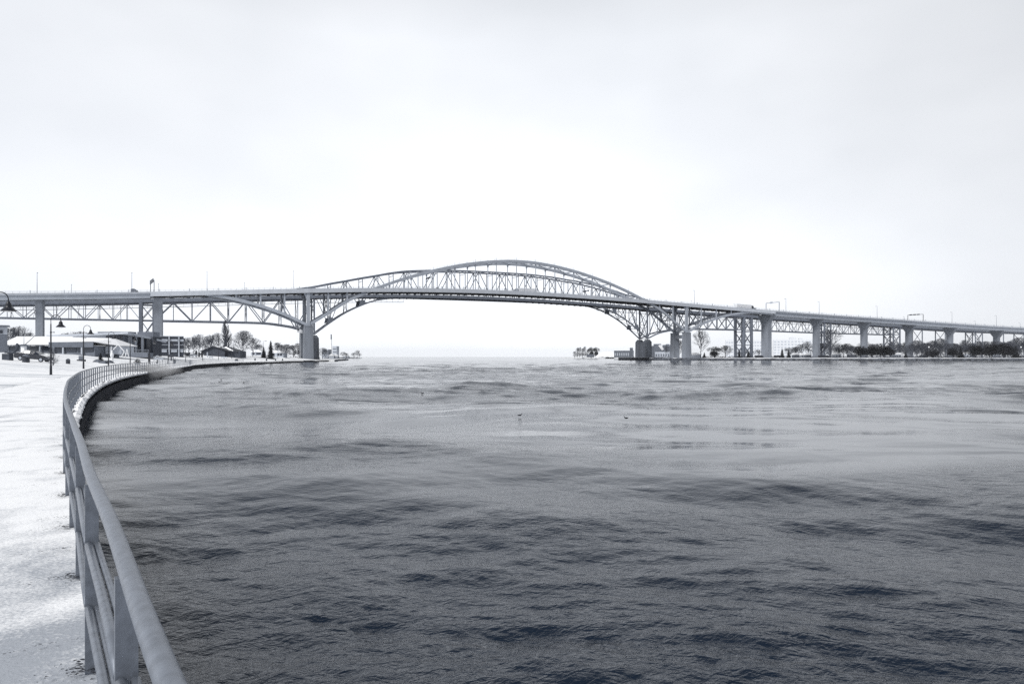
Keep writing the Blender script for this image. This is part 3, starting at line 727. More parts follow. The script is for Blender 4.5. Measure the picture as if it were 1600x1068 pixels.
def gz(d, x, y):      # lawn rises gently inland of the promenade
    if d < 4.2: return GZ
    k = min(1, (d-4.2)/31); k = k*k*(3-2*k)
    return GZ+k*2.35+.10*min(1, (d-4.2)/8)*bumpf(x, y)
def nearest(x, y):
    d2 = (_c[:, 0]-x)**2+(_c[:, 1]-y)**2; i = int(np.argmin(d2)); return float(_seg[i]-S0), math.sqrt(float(d2[i]))
def ground(x, y):
    s, d = nearest(x, y); return gz(d, x, y)

def snow_mat(name, kind):
    m = bpy.data.materials.new(name); m.use_nodes = True; t = m.node_tree; b = t.nodes['Principled BSDF']; K = t.links.new
    b.inputs['Roughness'].default_value = .9; b.inputs['Specular IOR Level'].default_value = .15
    tcn = t.nodes.new('ShaderNodeTexCoord')
    def noise(scale, det, stretch=(1, 1, 1), rough=.6, rot=0):
        mp_ = t.nodes.new('ShaderNodeMapping'); mp_.inputs['Scale'].default_value = stretch; mp_.inputs['Rotation'].default_value = (0, 0, rot); K(tcn.outputs['Object'], mp_.inputs[0])
        n = t.nodes.new('ShaderNodeTexNoise'); n.inputs['Scale'].default_value = scale; n.inputs['Detail'].default_value = det; n.inputs['Roughness'].default_value = rough
        K(mp_.outputs[0], n.inputs['Vector']); return n.outputs[0]
    a = noise(*((.9, 6) if kind == 'walk' else (.22, 6, (.5, 1, 1))))
    f = noise(38, 3) if kind == 'walk' else noise(5, 4, (.35, 1, 1))
    if kind == 'walk':     # faint drifts and wheel lines running along the walk
        w1 = noise(1.0, 3, (3.2, .22, 1), .5, .53); am = t.nodes.new('ShaderNodeMath'); am.operation = 'MULTIPLY_ADD'; am.inputs[1].default_value = .22; am.inputs[2].default_value = -.11
        K(w1, am.inputs[0]); ad0 = t.nodes.new('ShaderNodeMath'); ad0.operation = 'ADD'; K(a, ad0.inputs[0]); K(am.outputs[0], ad0.inputs[1]); a = ad0.outputs[0]
    mixn = t.nodes.new('ShaderNodeMath'); mixn.operation = 'MULTIPLY_ADD'; mixn.inputs[1].default_value = .55
    K(f, mixn.inputs[0]); K(a, mixn.inputs[2])
    if kind == 'walk':      # thinner snow near the camera, with lens falloff put into its colour
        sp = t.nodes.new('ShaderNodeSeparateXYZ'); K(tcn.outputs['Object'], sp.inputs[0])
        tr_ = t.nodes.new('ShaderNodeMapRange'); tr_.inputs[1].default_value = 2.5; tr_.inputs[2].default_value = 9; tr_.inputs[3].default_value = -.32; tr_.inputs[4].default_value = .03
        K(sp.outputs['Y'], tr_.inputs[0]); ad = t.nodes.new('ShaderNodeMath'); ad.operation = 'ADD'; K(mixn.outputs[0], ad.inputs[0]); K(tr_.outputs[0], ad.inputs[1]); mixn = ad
    r = t.nodes.new('ShaderNodeValToRGB'); e = r.color_ramp.elements
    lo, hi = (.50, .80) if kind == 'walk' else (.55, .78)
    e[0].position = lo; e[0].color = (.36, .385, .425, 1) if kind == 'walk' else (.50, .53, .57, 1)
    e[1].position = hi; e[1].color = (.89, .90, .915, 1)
    K(mixn.outputs[0], r.inputs[0]); K(r.outputs[0], b.inputs['Base Color'])
    bn = t.nodes.new('ShaderNodeBump'); bn.inputs['Distance'].default_value = .012 if kind == 'walk' else .06; K(mixn.outputs[0], bn.inputs['Height']); K(bn.outputs[0], b.inputs['Normal'])
    return m
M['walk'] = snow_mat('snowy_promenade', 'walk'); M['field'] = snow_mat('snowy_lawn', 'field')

def strip(name, ss, dd, zf, m):
    vs = []; 
    for s in ss:
        for d in dd:
            x, y = PT(s, d); vs.append((x, y, zf(d, x, y)))
    k = len(dd); fs = [(i*k+j, i*k+j+1, (i+1)*k+j+1, (i+1)*k+j) for i in range(len(ss)-1) for j in range(k-1)]
    mb = MB(); mb.add(vs, fs); o = mb.build(name, m, smooth=True); o['kind'] = 'structure'; return o
ss = [SL]+rng(-9, 30, .5)+rng(30.5, 120, 1.2)+rng(121, SE, 3)
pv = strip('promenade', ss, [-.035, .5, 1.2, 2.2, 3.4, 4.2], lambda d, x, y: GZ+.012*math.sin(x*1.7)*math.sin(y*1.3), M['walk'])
ss2 = [SL]+rng(-9, SE, 2.2)
dd2 = [4.2, 4.5, 5, 6, 7.5, 9, 11, 13, 15, 18, 21, 25, 30, 35, 40, 47, 55, 65, 80, 110, 160, 260, 420, 650]
strip('snowy_lawn', ss2, dd2, lambda d, x, y: gz(d, x, y)+(.05 if d > 4.4 else 0), M['field'])

# quay wall: concrete coping with a snow cap over corrugated sheet piling
def WO(s): return .05+.20*min(1, max(0, (s-9)/9))       # the coping widens round the bend
def wall():
    w = MB(); vs = []; prof_n = 0
    for s in rng(SL, SE, .25):
        k = int(round((s-SL)/.25)) % 4; off = -(WO(s)-.02) if k in (0, 1) else -max(.02, WO(s)-.24)
        x, y = PT(s, off-.02); vs += [(x, y, -1.5), (x, y, .62)]
    w.add(vs, [(2*i, 2*i+2, 2*i+3, 2*i+1) for i in range(len(vs)//2-1)])
    root = thing('quay_wall', 'long curving quay wall of dark sheet piling under the promenade edge', 'quay wall', (0, 0, 0))
    w.build('sheet_piling', M['pile'], root)
    c = MB(); vs = []; st = rng(SL, SE, .5)
    for s in st:
        for d, z in ((-.03, .82), (-WO(s), .82), (-WO(s), .92), (-.03, .92)):
            x, y = PT(s, d); vs.append((x, y, z))
    c.add(vs, [(4*i+j, 4*i+4+j, 4*i+4+(j+1) % 4, 4*i+(j+1) % 4) for i in range(len(st)-1) for j in range(4)]); c.build('coping', M['coping'], root)
    g = random.Random(9); sn = MB(); vs = []; s = 12.0; st = []
    while s < SE-1:
        L_ = g.uniform(.35, 1.2); h = g.uniform(.05, .2); o_ = g.uniform(-.05, .07); a = s+g.uniform(0, .12); n = 4
        base_i = len(sn.v); fr = []
        for k in range(n+1):
            f = math.sin(math.pi*min(1, max(.12, k/n if k < n else .12)))**.5 if 0 < k < n else .35; w_ = WO(s)
            for d, z in ((-.04, .925), (-w_-o_*f, .925), (-w_-o_*f+.03, .93+h*.7*f), (-w_*.6, .95+h*f), (-.04, .97+h*.6*f)):
                x, y = PT(a+L_*k/n, d); fr.append((x, y, z))
        sn.add(fr, [(5*i+j, 5*i+5+j, 5*i+5+(j+1) % 5, 5*i+(j+1) % 5) for i in range(n) for j in range(5)]+[(0, 1, 2, 3, 4), tuple(5*n+j for j in range(5))])
        s += L_+g.uniform(0, .12) if s < 120 else L_*1.6
    sn.build('snow_cap', M['snow'], root, smooth=False)
    return root
wall()

# railing
def railing():
    root = thing('railing', 'galvanised pipe railing curving along the water edge of the promenade', 'railing', (0, 0, 0))
    S_R = 262
    def pts(z, d=0.0, a=-9.0, b=S_R): 
        ss = rng(a, 16, .2)+rng(16.5, 60, .8)+rng(62, b, 2.0); return [(*PT(s, d), z) for s in ss]
    q = MB(); q.tube(pts(GZ+1.075), .029, 16); q.build('top_rail', M['galv'], root, smooth=True)
    # posts every 2 m; the mid rails are pairs of thin pipes butting against them
    base_s = None
    s0 = 4.78
    plist = [s0+2.0*k for k in range(-6, 128) if s0+2.0*k < S_R]
    def post_mb(s):
        o = MB(); (x, y), (x2, y2) = PT(s), PT(s+.3); a = math.atan2(y2-y, x2-x)
        o.box((x, y, GZ+.515), (.042, .066, 1.05), a); return o
    for s in plist[:90]: post_mb(s).build('post', M['galv'], root)
    o = MB()
    for s in plist[90:]:
        p = post_mb(s); o.add(p.v, p.f)
    o.build('post', M['galv'], root)['kind'] = 'stuff'
    for z in (.71, .36):
        near_q = MB(); far_q = MB()
        for s in plist[:-1]:
            if s < 30:
                for d, r in ((.016, .021), (-.024, .016)):
                    near_q.tube([(*PT(s+u, d), GZ+z) for u in (.035, .5, 1.0, 1.5, 1.965)], r, 10)
            else:
                a, b = PT(s), PT(s+2.0); far_q.prism((*a, GZ+z), (*b, GZ+z), .026, .026, 6)
        near_q.add(far_q.v, far_q.f); near_q.build('mid_rail', M['galv'], root, smooth=True)
railing()

# ------------------------------------------------------------------ promenade lamps
def lamp(loc, label, rz):
    g = thing('street_lamp', label, 'street lamp', loc, rz, 'bell-shaded promenade lamps')
    q = MB(); q.lathe((0, 0, 0), [(.16, 0), (.16, .06), (.11, .12), (.10, .9), (.085, .95), (.075, 1.0), (.062, 3.4), (.05, 4.75)], 12)
    q.lathe((0, 0, 3.9), [(.05, 0), (.085, .02), (.085, .12), (.05, .14)], 10); q.build('pole', M['black'], g, smooth=False)
    q = MB(); R_ = .42; arc = [(0, 0, 4.7), (0, 0, 5.05)]+[(R_-R_*math.cos(a), 0, 5.12+R_*1.1*math.sin(a)) for a in [math.pi*k/12 for k in range(13)]]+[(2*R_, 0, 4.98)]
    q.tube(arc, .032, 8); q.build('arm', M['black'], g)
    q = MB(); q.lathe((2*R_, 0, 4.45), [(.40, 0), (.41, .02), (.27, .17), (.19, .24), (.165, .30), (.16, .42), (.11, .50), (.09, .56), (.045, .60)], 18); sh = q.build('lamp_shade', M['black'], g, smooth=False)
    q = MB(); q.lathe((2*R_, 0, 4.40), [(.10, 0), (.2, .03), (.22, .06)], 12); q.build('lens', M['lampglow'], sh)
    q = MB(); q.box((.12, 0, 3.98), (.26, .04, .04)); q.box((.27, 0, 3.98), (.05, .06, .12)); q.build('bracket', M['black'], g)
    return g
LAMPS = [(-11, 42.5, 'nearest promenade lamp, only its bell shade and arm showing at the left edge'), (79.5, 66, 'tall promenade lamp in front of the dark parked sedan'),
         (130.5, 91, 'promenade lamp standing at the bend where the railing starts to curve away'), (169.5, 113, 'promenade lamp in front of the low building corner with shrubs'),
         (203.5, 130, 'promenade lamp in front of the glazed building with sweeping roof'), (234.3, 150, 'promenade lamp beside the dark upright slab before the gridded brick building'),
         (262.5, 166, 'promenade lamp in front of the board between posts'), (290, 203, 'promenade lamp just behind the slatted dark bin enclosure'),
         (316.5, 230, 'promenade lamp among the three dark pillar sculpture'), (341.5, 262, 'promenade lamp before the dark gabled hut'),
         (361.8, 295, 'promenade lamp right of the gabled hut in front of its lean-to'), (382.5, 325, 'farthest clear promenade lamp in front of the big bare tree')]
for px, Y, lb in LAMPS:
    p = at(px, Y); lamp((p.x, p.y, ground(p.x, p.y)-.02), lb, .15)

# dark specks for bare ground and joint lines, drift shadows painted in with them
def post_foot_specks():
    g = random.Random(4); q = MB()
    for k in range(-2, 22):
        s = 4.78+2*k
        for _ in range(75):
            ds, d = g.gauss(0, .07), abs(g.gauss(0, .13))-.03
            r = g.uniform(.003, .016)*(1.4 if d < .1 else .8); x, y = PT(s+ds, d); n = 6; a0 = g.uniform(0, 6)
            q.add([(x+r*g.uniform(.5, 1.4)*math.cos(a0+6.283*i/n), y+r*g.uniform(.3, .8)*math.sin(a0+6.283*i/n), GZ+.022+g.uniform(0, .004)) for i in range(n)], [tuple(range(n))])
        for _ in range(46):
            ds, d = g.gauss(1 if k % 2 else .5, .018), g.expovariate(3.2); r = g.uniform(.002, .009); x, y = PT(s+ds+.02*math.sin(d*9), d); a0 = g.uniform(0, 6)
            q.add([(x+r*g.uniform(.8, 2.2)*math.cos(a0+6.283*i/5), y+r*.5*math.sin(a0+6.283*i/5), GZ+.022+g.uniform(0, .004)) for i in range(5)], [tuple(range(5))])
    o = q.build('bare_and_drift_shade', mat('asphalt_and_drift_shade', (.03, .033, .042), .6, .4, 30)); o['kind'] = 'stuff'
post_foot_specks()

# ------------------------------------------------------------------ trees
def bare_tree(seed, h=10, w=8, base=.22, nl=20, ang=.9, fork=True, twig=.02, depth=3, shape='round', dens=1.0):
    g = random.Random(seed); tr = MB(); cr = MB(); UP = Vector((0, 0, 1))
    # trunk, leaning a little, splitting into leaders
    lead = []; top = h*(.42 if fork else .95); pts = [Vector((0, 0, -.3))]; k = 6
    for i in range(1, k+1): pts.append(Vector((g.gauss(0, .06*h/10)*i, g.gauss(0, .06*h/10)*i, top*i/k)))
    r0 = h*.022
    for i in range(k): tr.prism(pts[i], pts[i+1], r0*(1-.10*i if fork else 1-.15*i), r0*(1-.10*(i+1) if fork else max(.08, 1-.15*(i+1))), 6)
    def half(z):     # crown radius allowed at height z
        f = (z/h-base)/(1-base); f = min(1, max(0, f))
        if shape == 'narrow': return w/2*(math.sin(math.pi*min(1, f*.9+.12))**.6)
        if shape == 'vase': return w/2*(.35+.65*f)*(1-max(0, f-.72)*2.2)
        return w/2*math.sqrt(max(0, 1-((f-.42)/.60)**2))
    def limb(p, d, L_, r, lv):
        n = 4 if lv > 1 else 3; q = Vector(p); dd = Vector(d).normalized()
        for i in range(n):
            dd = (dd+Vector((g.gauss(0, .16), g.gauss(0, .16), g.gauss(0, .10)+(.10 if shape != 'round' else .05)))).normalized()
            q2 = q+dd*(L_/n); rr = math.hypot(q2.x, q2.y)
            if q2.z > h or rr > half(q2.z)*1.12: return
            r2 = max(twig*.55, r*(1-.2)); cr.prism(q, q2, r, r2, 4 if lv >= depth else 3); q, r = q2, r2
            if lv > 0:
                for j in range(2 if g.random() < .75*dens else 1):
                    u = dd.orthogonal().normalized(); a = g.uniform(0, 6.283); v = (u*math.cos(a)+dd.cross(u)*math.sin(a))
                    sp = g.uniform(.45, .95) if shape != 'narrow' else g.uniform(.15, .4)
                    limb(q, dd+v*sp, L_*g.uniform(.42, .68), max(twig*.7, r*.6), lv-1)
    if fork:
        for k_ in range(4):
            a = 1.57*k_+g.uniform(-.4, .4); sp = g.uniform(.25, .6)*(w/h)*1.1; lead.append((pts[-1-(k_ % 2)], Vector((math.cos(a)*sp, math.sin(a)*sp, 1)), h*g.uniform(.48, .58), r0*.5))
        lead.append((pts[-1], UP, h*.56, r0*.55))
        for p, d, L_, r in lead: limb(p, d, L_, r, depth)
    for i in range(nl):
        f = base*.85+(.9-base)*(i+.5)/nl if not fork else base+.25*(i/nl); z = h*f
        p = pts[0].lerp(pts[-1], min(1, (z+.3)/(top+.3))); a = 2.4*i+g.uniform(-.4, .4)
        up = {'narrow': 4.5, 'vase': 1.5}.get(shape, ang)
        d = Vector((math.cos(a), math.sin(a), up*g.uniform(.75, 1.2)))
        L_ = (half(z+.15*h)*1.15 if shape != 'narrow' else h*.24*(1.15-f))
        limb(p, d, L_, r0*.42*(1.1-.6*f), depth-1)
    return tr, cr
def make_bare(seed, name='bare_tree', **kw):
    h = kw.get('h', 10)
    tr, cr = bare_tree(seed, **kw)
    root = thing(name, 'bare tree', 'tree', (0, 0, -500)); tr.build('trunk', M['bark'], root); cr.build('crown', M['twig'], root)
    return root
def make_spruce(seed, h=10, w=4.4, dense=1.0):
    g = random.Random(seed); root = thing('spruce_tree', 'spruce', 'tree', (0, 0, -500))
    t = MB(); t.prism((0, 0, -.3), (0, 0, h*.97), .22, .03, 6); t.build('trunk', M['bark'], root)
    c = MB(); z = h*.06
    while z < h*.98:
        f = 1-z/h; R_ = w/2*(f**.85)*g.uniform(.8, 1.12)+.12
        n = int(7+R_*7*dense)
        for i in range(n):
            a = 6.283*i/n+g.uniform(-.3, .3); rr = R_*g.uniform(.7, 1.1); dz = -.28*rr
            tip = Vector((rr*math.cos(a), rr*math.sin(a), z+dz)); b = Vector((0, 0, z+.12))
            s = Vector((-math.sin(a), math.cos(a), 0))*(.10+.17*rr)
            mid = b.lerp(tip, .55)
            c.add([b, mid+s+Vector((0, 0, -.12)), tip, mid-s+Vector((0, 0, -.05))], [(0, 1, 2, 3)])
            for j in range(3):
                p = b.lerp(tip, g.uniform(.3, 1)); q = p+Vector((g.uniform(-.25, .25), g.uniform(-.25, .25), -g.uniform(.15, .4)))
                c.add([p, q+s*.5, q-s*.5], [(0, 1, 2)])
        z += h*.035*g.uniform(.8, 1.2)
    c.build('crown', M['needle'], root); return root
def make_round(seed, h, w, mat_='needle', n=2600, name='evergreen_tree', lobes=7, base=.18, leaf=.42, flat=.5):
    g = random.Random(seed); root = thing(name, 'evergreen', 'tree', (0, 0, -500))
    t = MB()
    for k in range(3): 
        a = g.uniform(0, 6.28); t.prism((0.1*math.cos(a), .1*math.sin(a), -.3), (w*.22*math.cos(a), w*.22*math.sin(a), h*.62), .2, .07, 6)
    t.build('trunk', M['bark'], root)
    L_ = []
    for k in range(lobes):
        a = g.uniform(0, 6.28); q = g.uniform(.1, .62); zc = h*g.uniform(base+.18, .74)*(1-.2*q)
        L_.append((Vector((math.cos(a)*q*w/2, math.sin(a)*q*w/2, zc)), g.uniform(.22, .36)*w))
    L_.append((Vector((0, 0, h*.74)), w*.3))
    c = MB(); vcount = 0
    for i in range(n):
        p0, R_ = g.choice(L_)
        while True:
            v = Vector((g.uniform(-1, 1), g.uniform(-1, 1), g.uniform(-1, 1)))
            if .35 < v.length < 1: break
        p = p0+Vector((v.x*R_, v.y*R_, v.z*R_*.62*h/w if h < w else v.z*R_*.8))
        if p.z < h*base or p.z > h: continue
        s = leaf*g.uniform(.5, 1.3); u = Vector((g.gauss(0, 1), g.gauss(0, 1), g.gauss(0, .6))).normalized(); q = u.orthogonal().normalized()
        c.add([p-u*s*.5, p+q*s*.33, p+u*s*.5, p-q*s*.33], [(0, 1, 2, 3)])
    c.build('crown', M[mat_], root); return root
def put(proto, first, loc, rz, sc, label, group=None, name=None):
    if first.get(proto.name, True):
        first[proto.name] = False; proto.location = loc; proto.rotation_euler = (0, 0, rz); proto.scale = sc
        proto['label'] = label
        if group: proto['group'] = group
        return proto
    return dup(proto, loc, rz, sc, label, group=group)
_first = {}
# (unit trees: 10 m tall, 8 m wide)
TB = [make_bare(11+i, h=10, w=8.5, nl=7, twig=.028) for i in range(3)]
TBig = make_bare(31, h=10, w=9.5, nl=9, base=.14, twig=.034, dens=1.4)
TV = make_bare(41, h=10, w=9, shape='vase', nl=10, base=.10, twig=.03)
TPop = make_bare(51, h=10, w=2.4, shape='narrow', fork=False, nl=46, base=.08, twig=.02)
TSp = make_spruce(61, 10, 4.6); TSp2 = make_spruce(62, 10, 5.2)
TRo = [make_round(71, 8, 8.4, n=4200, base=.06, lobes=9), make_round(72, 8, 9, 'needle_dark', n=4600, lobes=11, base=.12)]
TMist = make_bare(81, 'scrub_tree', h=10, w=7, shape='round', nl=14, base=.03, twig=.03)
def tree(proto, px, Y, h, w, label, group, zb=None, unit_h=10.0, unit_w=8.5, name=None):
    p = at(px, Y); z = zb if zb is not None else (ground(p.x, p.y) if px < 600 else 1.95)
    return put(proto, _first, (p.x, p.y, z-.1), rnd.uniform(0, 6), (w/unit_w, w/unit_w, h/unit_h), label, group)

G1 = 'bare trees beyond the park on the left'
for i, (px, Y, h, w) in enumerate([(13, 250, 9.5, 7), (22, 262, 10.5, 8), (34, 255, 10.5, 8), (44, 262, 8.5, 7), (103, 270, 8.5, 7), (114, 280, 9.5, 8), (128, 275, 9.5, 7), (138, 285, 9, 6)]):
    tree(TB[i % 3], px, Y, h, w, '%s bare tree from the left in the misty clumps over the long snowy roof' % ORD[i], G1)
for i, (px, Y, h, w) in enumerate([(287, 330, 8.0, 8), (295, 360, 9.5, 9), (303, 340, 9, 8), (311, 380, 11.5, 9), (321, 350, 9.5, 9), (331, 370, 11, 10), (340, 400, 13, 8)]):
    tree(TB[(i+1) % 3], px, Y, h, w, '%s bare tree from the left between the gridded building and the poplar' % ORD[i], G1)
tree(TPop, 353.5, 330, 17.5, 5.2, 'tall narrow poplar with upswept bare branches behind the dark hut', None, unit_w=2.4)
tree(TBig, 380, 345, 12.5, 11.5, 'biggest bare tree on the left shore, wide twiggy crown right of the poplar', None, unit_w=9.5)
tree(TB[1], 395, 360, 9.5, 9, 'lower bare tree touching the right side of the biggest bare tree', G1)
tree(TSp, 423, 350, 9.2, 5.2, 'dark pointed spruce standing alone on the snowy left shore', None, unit_w=4.6)
tree(TSp2, 412, 356, 5.6, 3.6, 'short spruce at the foot of the dark pointed spruce', None, unit_w=5.2)
tree(TBig, 447, 380, 7.8, 8.5, 'round dense bare tree between the spruce and the left river pier', None, unit_w=9.5)
for i, (px, Y, h, w) in enumerate([(404, 420, 6.5, 8), (432, 430, 8, 7), (438, 440, 7, 7), (459, 430, 7, 8), (466, 440, 8, 7), (470, 460, 7, 8)]):
    tree(TMist, px, Y, h, w, '%s pale scrub tree from the left in the row before the left river pier' % ORD[i], 'misty scrub trees behind the left shore', unit_w=7)

# ------------------------------------------------------------------ left park furniture and buildings
def gat(px, Y, dz=0.0):
    p = at(px, Y); return Vector((p.x, p.y, ground(p.x, p.y)+dz))
view_rz = lambda px: math.atan((px-800)/FPX)*-1
# dark sedan
g = thing('sedan', 'dark parked sedan dusted with snow behind the tall promenade lamp', 'car', gat(52.5, 104), .12); car_mesh(g, 'dark', snowy=True); [c_.data.materials.__setitem__(0, M['dark']) for c_ in g.children if c_.name.startswith('roof')]; g.scale = (.98, 1.0, 1.05)
_zl, _zr = ground(g.location.x-2.2, g.location.y-.3), ground(g.location.x+2.2, g.location.y+.3); g.rotation_euler.y = math.atan((_zl-_zr)/4.4); g.location.z = max((_zl+_zr)/2, g.location.z)+.10
# domed litter bins
def bin_(px, Y, label, h=1.05, w=.62, z=None, m='dark'):
    p = gat(px, Y); 
    if z is not None: p.z = z
    g = thing('litter_bin', label, 'litter bin', p, group='dome-topped litter bins in the park')
    q = MB(); q.lathe((0, 0, 0), [(w/2*.92, 0), (w/2, .05), (w/2, h*.62), (w/2*1.06, h*.64)], 14); q.build('body', M[m], g)
    q = MB(); q.lathe((0, 0, h*.645), [(w/2*1.06, 0), (w/2*1.0, h*.12), (w/2*.7, h*.28), (w/2*.2, h*.35)], 14); q.build('lid', M['mid'], g, smooth=True)
    q = MB(); q.box((0, -w/2-.01, h*.72), (w*.5, .05, h*.13)); q.build('opening', M['black'], g)
bin_(40.5, 98, 'dark litter bin with grey domed lid standing in front of the parked sedan', 1.15, .9)
bin_(106.3, 112, 'black domed litter bin alone on the snow right of the sedan', .9, .6)
bin_(398.5, 300, 'small black litter bin below the right edge of the biggest bare tree', 1.0, .6)
bin_(416.5, 300, 'small black litter bin below the short spruce', .95, .6)
bin_(430.5, 310, 'small black litter bin just right of the pointed spruce', .9, .55)
bin_(441.5, 315, 'small black litter bin below the round dense tree, last before the pier', .9, .55)
# curved prow sculpture on a block
g = thing('sculpture', 'dark curved horn-like sculpture on a square block at the left', 'sculpture', gat(12, 100))
q = MB(); q.box((0, 0, .35), (1.0, .9, 1.2)); q.build('plinth', M['brick'], g)
q = MB(); pts = [(-.4, 0, 1.25), (-.1, 0, 1.08), (.35, 0, 1.0), (.8, 0, 1.08), (1.15, 0, 1.35), (1.35, 0, 1.75), (1.4, 0, 2.15), (1.25, 0, 2.35)]
q.tube(pts, [.05, .08, .1, .13, .17, .22, .24, .12], 8); q.build('horn', M['brick'], g)
# white column with a dark dial, mast and slanting boom
g = thing('monument', 'white column carrying a dark cap with a thin mast and a slanting boom', 'monument', gat(37, 125))
q = MB(); q.box((0, 0, .7), (.62, .62, 2.2)); q.build('column', M['white'], g)
q = MB(); q.lathe((0, 0, 1.75), [(.3, 0), (.75, .12), (.8, .2), (.3, .32)], 12); q.build('cap', M['mid'], g)
q = MB(); q.prism((.05, 0, 1.9), (.05, 0, 3.4), .05, .03, 6, True); q.build('mast', M['dark'], g)
q = MB(); q.prism((.3, 0, 2.05), (1.85, 0, 3.45), .06, .04, 6, True); q.build('boom', M['dark'], g)
# slender sapling and its stake beside the lamp
tree(TMist, 83, 96, 2.6, 1.4, 'thin young tree just right of the tall promenade lamp', None, unit_w=7)
# low monument stone
g = thing('monument', 'squat dark stone marker with a wide base in front of the low building', 'monument', gat(127, 130))
q = MB(); q.box((0, 0, .15), (1.2, .8, .4)); q.build('base', M['dark'], g); q = MB(); q.box((0, 0, .65), (.75, .4, .75)); q.build('stone', M['mid'], g)
# boulders and shrubs by the low building's corner
for i, (px, Y, w, lb) in enumerate([(153, 132, 1.4, 'leftmost dark snow-dusted boulder beside the conical shrub'), (163, 128, 1.5, 'middle dark boulder by the low building corner'), (171, 134, 1.3, 'rightmost dark boulder below the white upright figure')]):
    g_ = random.Random(i); q = MB(); q.lathe((0, 0, -.1), [(w*.5, 0), (w*.55, .25), (w*.4, .55), (w*.15, .68)], 7)
    q.v = [(x*g_.uniform(.8, 1.2), y*g_.uniform(.8, 1.2), z) for x, y, z in q.v]; o = q.build('boulder', M['rock'], loc=gat(px, Y)); tag(o, lb, 'boulder', 'boulders by the low building')
s = dup(TSp2, gat(157, 134), .3, (.30, .30, .19), 'small dark conical shrub by the low building corner'); s.name = 'conical_shrub'
# white bent-arch and A-frame sculptures
g = thing('sculpture', 'white bent-arch sculpture with zigzag legs before the glazed building', 'sculpture', gat(186, 140))
q = MB()
f_ = 140/FPX
zz = lambda y: EYE-(y-HZN)*f_-g.location.z
P_ = lambda x, y: Vector(((x-186)*f_, 0, zz(y)))
for a, b in (((173, 557), (174, 541)), ((177, 546), (184.6, 538)), ((184.6, 538), (194.4, 549)), ((194.4, 549), (190.5, 556))): q.prism(P_(*a), P_(*b), .09, .09, 6, True)
q.build('arch', M['white'], g)
g = thing('sculpture', 'white A-shaped frame sculpture right of the bent arch', 'sculpture', gat(198.5, 141))
for k, (a, b) in enumerate((((195.4, 558), (198.4, 545)), ((201.6, 558), (198.4, 545)), ((196.5, 552), (200.4, 552)))):
    q = MB(); A_ = Vector(((a[0]-198.5)*f_, 0, zz(a[1]))); B_ = Vector(((b[0]-198.5)*f_, 0, zz(b[1]))); q.prism(A_, B_, .09, .09, 6, True); q.build('leg' if k < 2 else 'crossbar', M['white'], g)
g = thing('sculpture', 'white figure-like upright sculpture among boulders at the low building corner', 'sculpture', gat(175, 138))
q = MB(); q.lathe((0, 0, 0), [(.28, 0), (.3, .3), (.2, 1.0), (.34, 1.5), (.26, 1.9), (.14, 2.1), (.17, 2.3), (.08, 2.45)], 10); q.build('figure', M['white'], g)
q = MB(); q.box((0, 0, -.05), (.8, .7, .25)); q.build('base', M['mid'], g)
# dark slab, ring sculpture, board between posts
g = thing('sculpture', 'tall thin dark upright slab in front of the gridded brick building', 'sculpture', gat(232.6, 165))
q = MB(); q.box((0, 0, 1.1), (.24, .24, 2.6)); q.build('slab', M['black'], g); q = MB(); q.box((0, 0, 0), (.5, .5, .3)); q.build('base', M['dark'], g)
g = thing('sculpture', 'pale open ring sculpture on a dark cone stand', 'sculpture', gat(245.8, 170))
q = MB(); q.tube([(.42*math.cos(a), 0, 1.45+.42*math.sin(a)) for a in [.6+5.0*k/16 for k in range(17)]], .07, 6); q.build('ring', M['pale'], g)
q = MB(); q.lathe((0, 0, -.1), [(.26, 0), (.24, .12), (.08, 1.0), (.05, 1.15)], 10); q.build('stand', M['black'], g)
g = thing('notice_board', 'dark figure panel hung between two tall posts near the gridded building', 'notice board', gat(267, 175))
for x in (-.6, .6): q = MB(); q.box((x, 0, 1.4), (.09, .09, 3.0)); q.build('post', M['dark'], g)
q = MB(); q.box((0, 0, 1.95), (1.1, .08, .7)); q.build('panel', M['dark'], g); q = MB(); q.box((.1, 0, 1.2), (.28, .07, .8)); q.build('panel', M['dark'], g)
q = MB(); q.box((0, 0, .05), (1.8, .6, .22)); q.build('base', M['dark'], g)
# planter-like litter bins behind the railing
def planter(px, Y, w, h, lb, n=26):
    g = thing('planter', lb, 'planter', gat(px, Y), .1, 'dark planters behind the railing'); r = random.Random(int(px))
    q = MB(); q.lathe((0, 0, 0), [(w*.42, 0), (w*.5, h*.45), (w*.52, h*.5)], 10); q.build('pot', M['mid'], g)
    q = MB()
    for _ in range(140):
        p = Vector((r.gauss(0, w*.22), r.gauss(0, w*.22), h*.5+abs(r.gauss(0, h*.25)))); u = Vector((r.gauss(0, 1), r.gauss(0, 1), r.gauss(0, 1))).normalized()*.11; v = u.orthogonal()
        q.add([p-u, p+v*.5, p+u, p-v*.5], [(0, 1, 2, 3)])
    q.build('plant', M['needle'], g)
planter(215, 133, 1.05, 1.05, 'dark planter with ragged dead plants behind the railing below the glazed building')
planter(272.8, 178, .6, .9, 'narrow dark planter behind the railing left of the slatted bin enclosure')
planter(369.5, 262, 1.3, .8, 'low wide dark planter behind the railing below the big bare tree')
g = thing('bin_enclosure', 'dark slatted bin enclosure behind the railing', 'bin enclosure', gat(293, 262, .1))
q = MB(); q.box((0, 0, 1.15), (1.9, .8, .35)); q.build('top', M['black'], g)
q = MB()
for k in range(6): q.box((-.85+.34*k, -.36, .5), (.18, .06, 1.0))
q.build('slats', M['black'], g); q = MB(); q.box((0, .3, .5), (1.7, .06, 1.0)); q.build('back_panel', M['mid'], g)
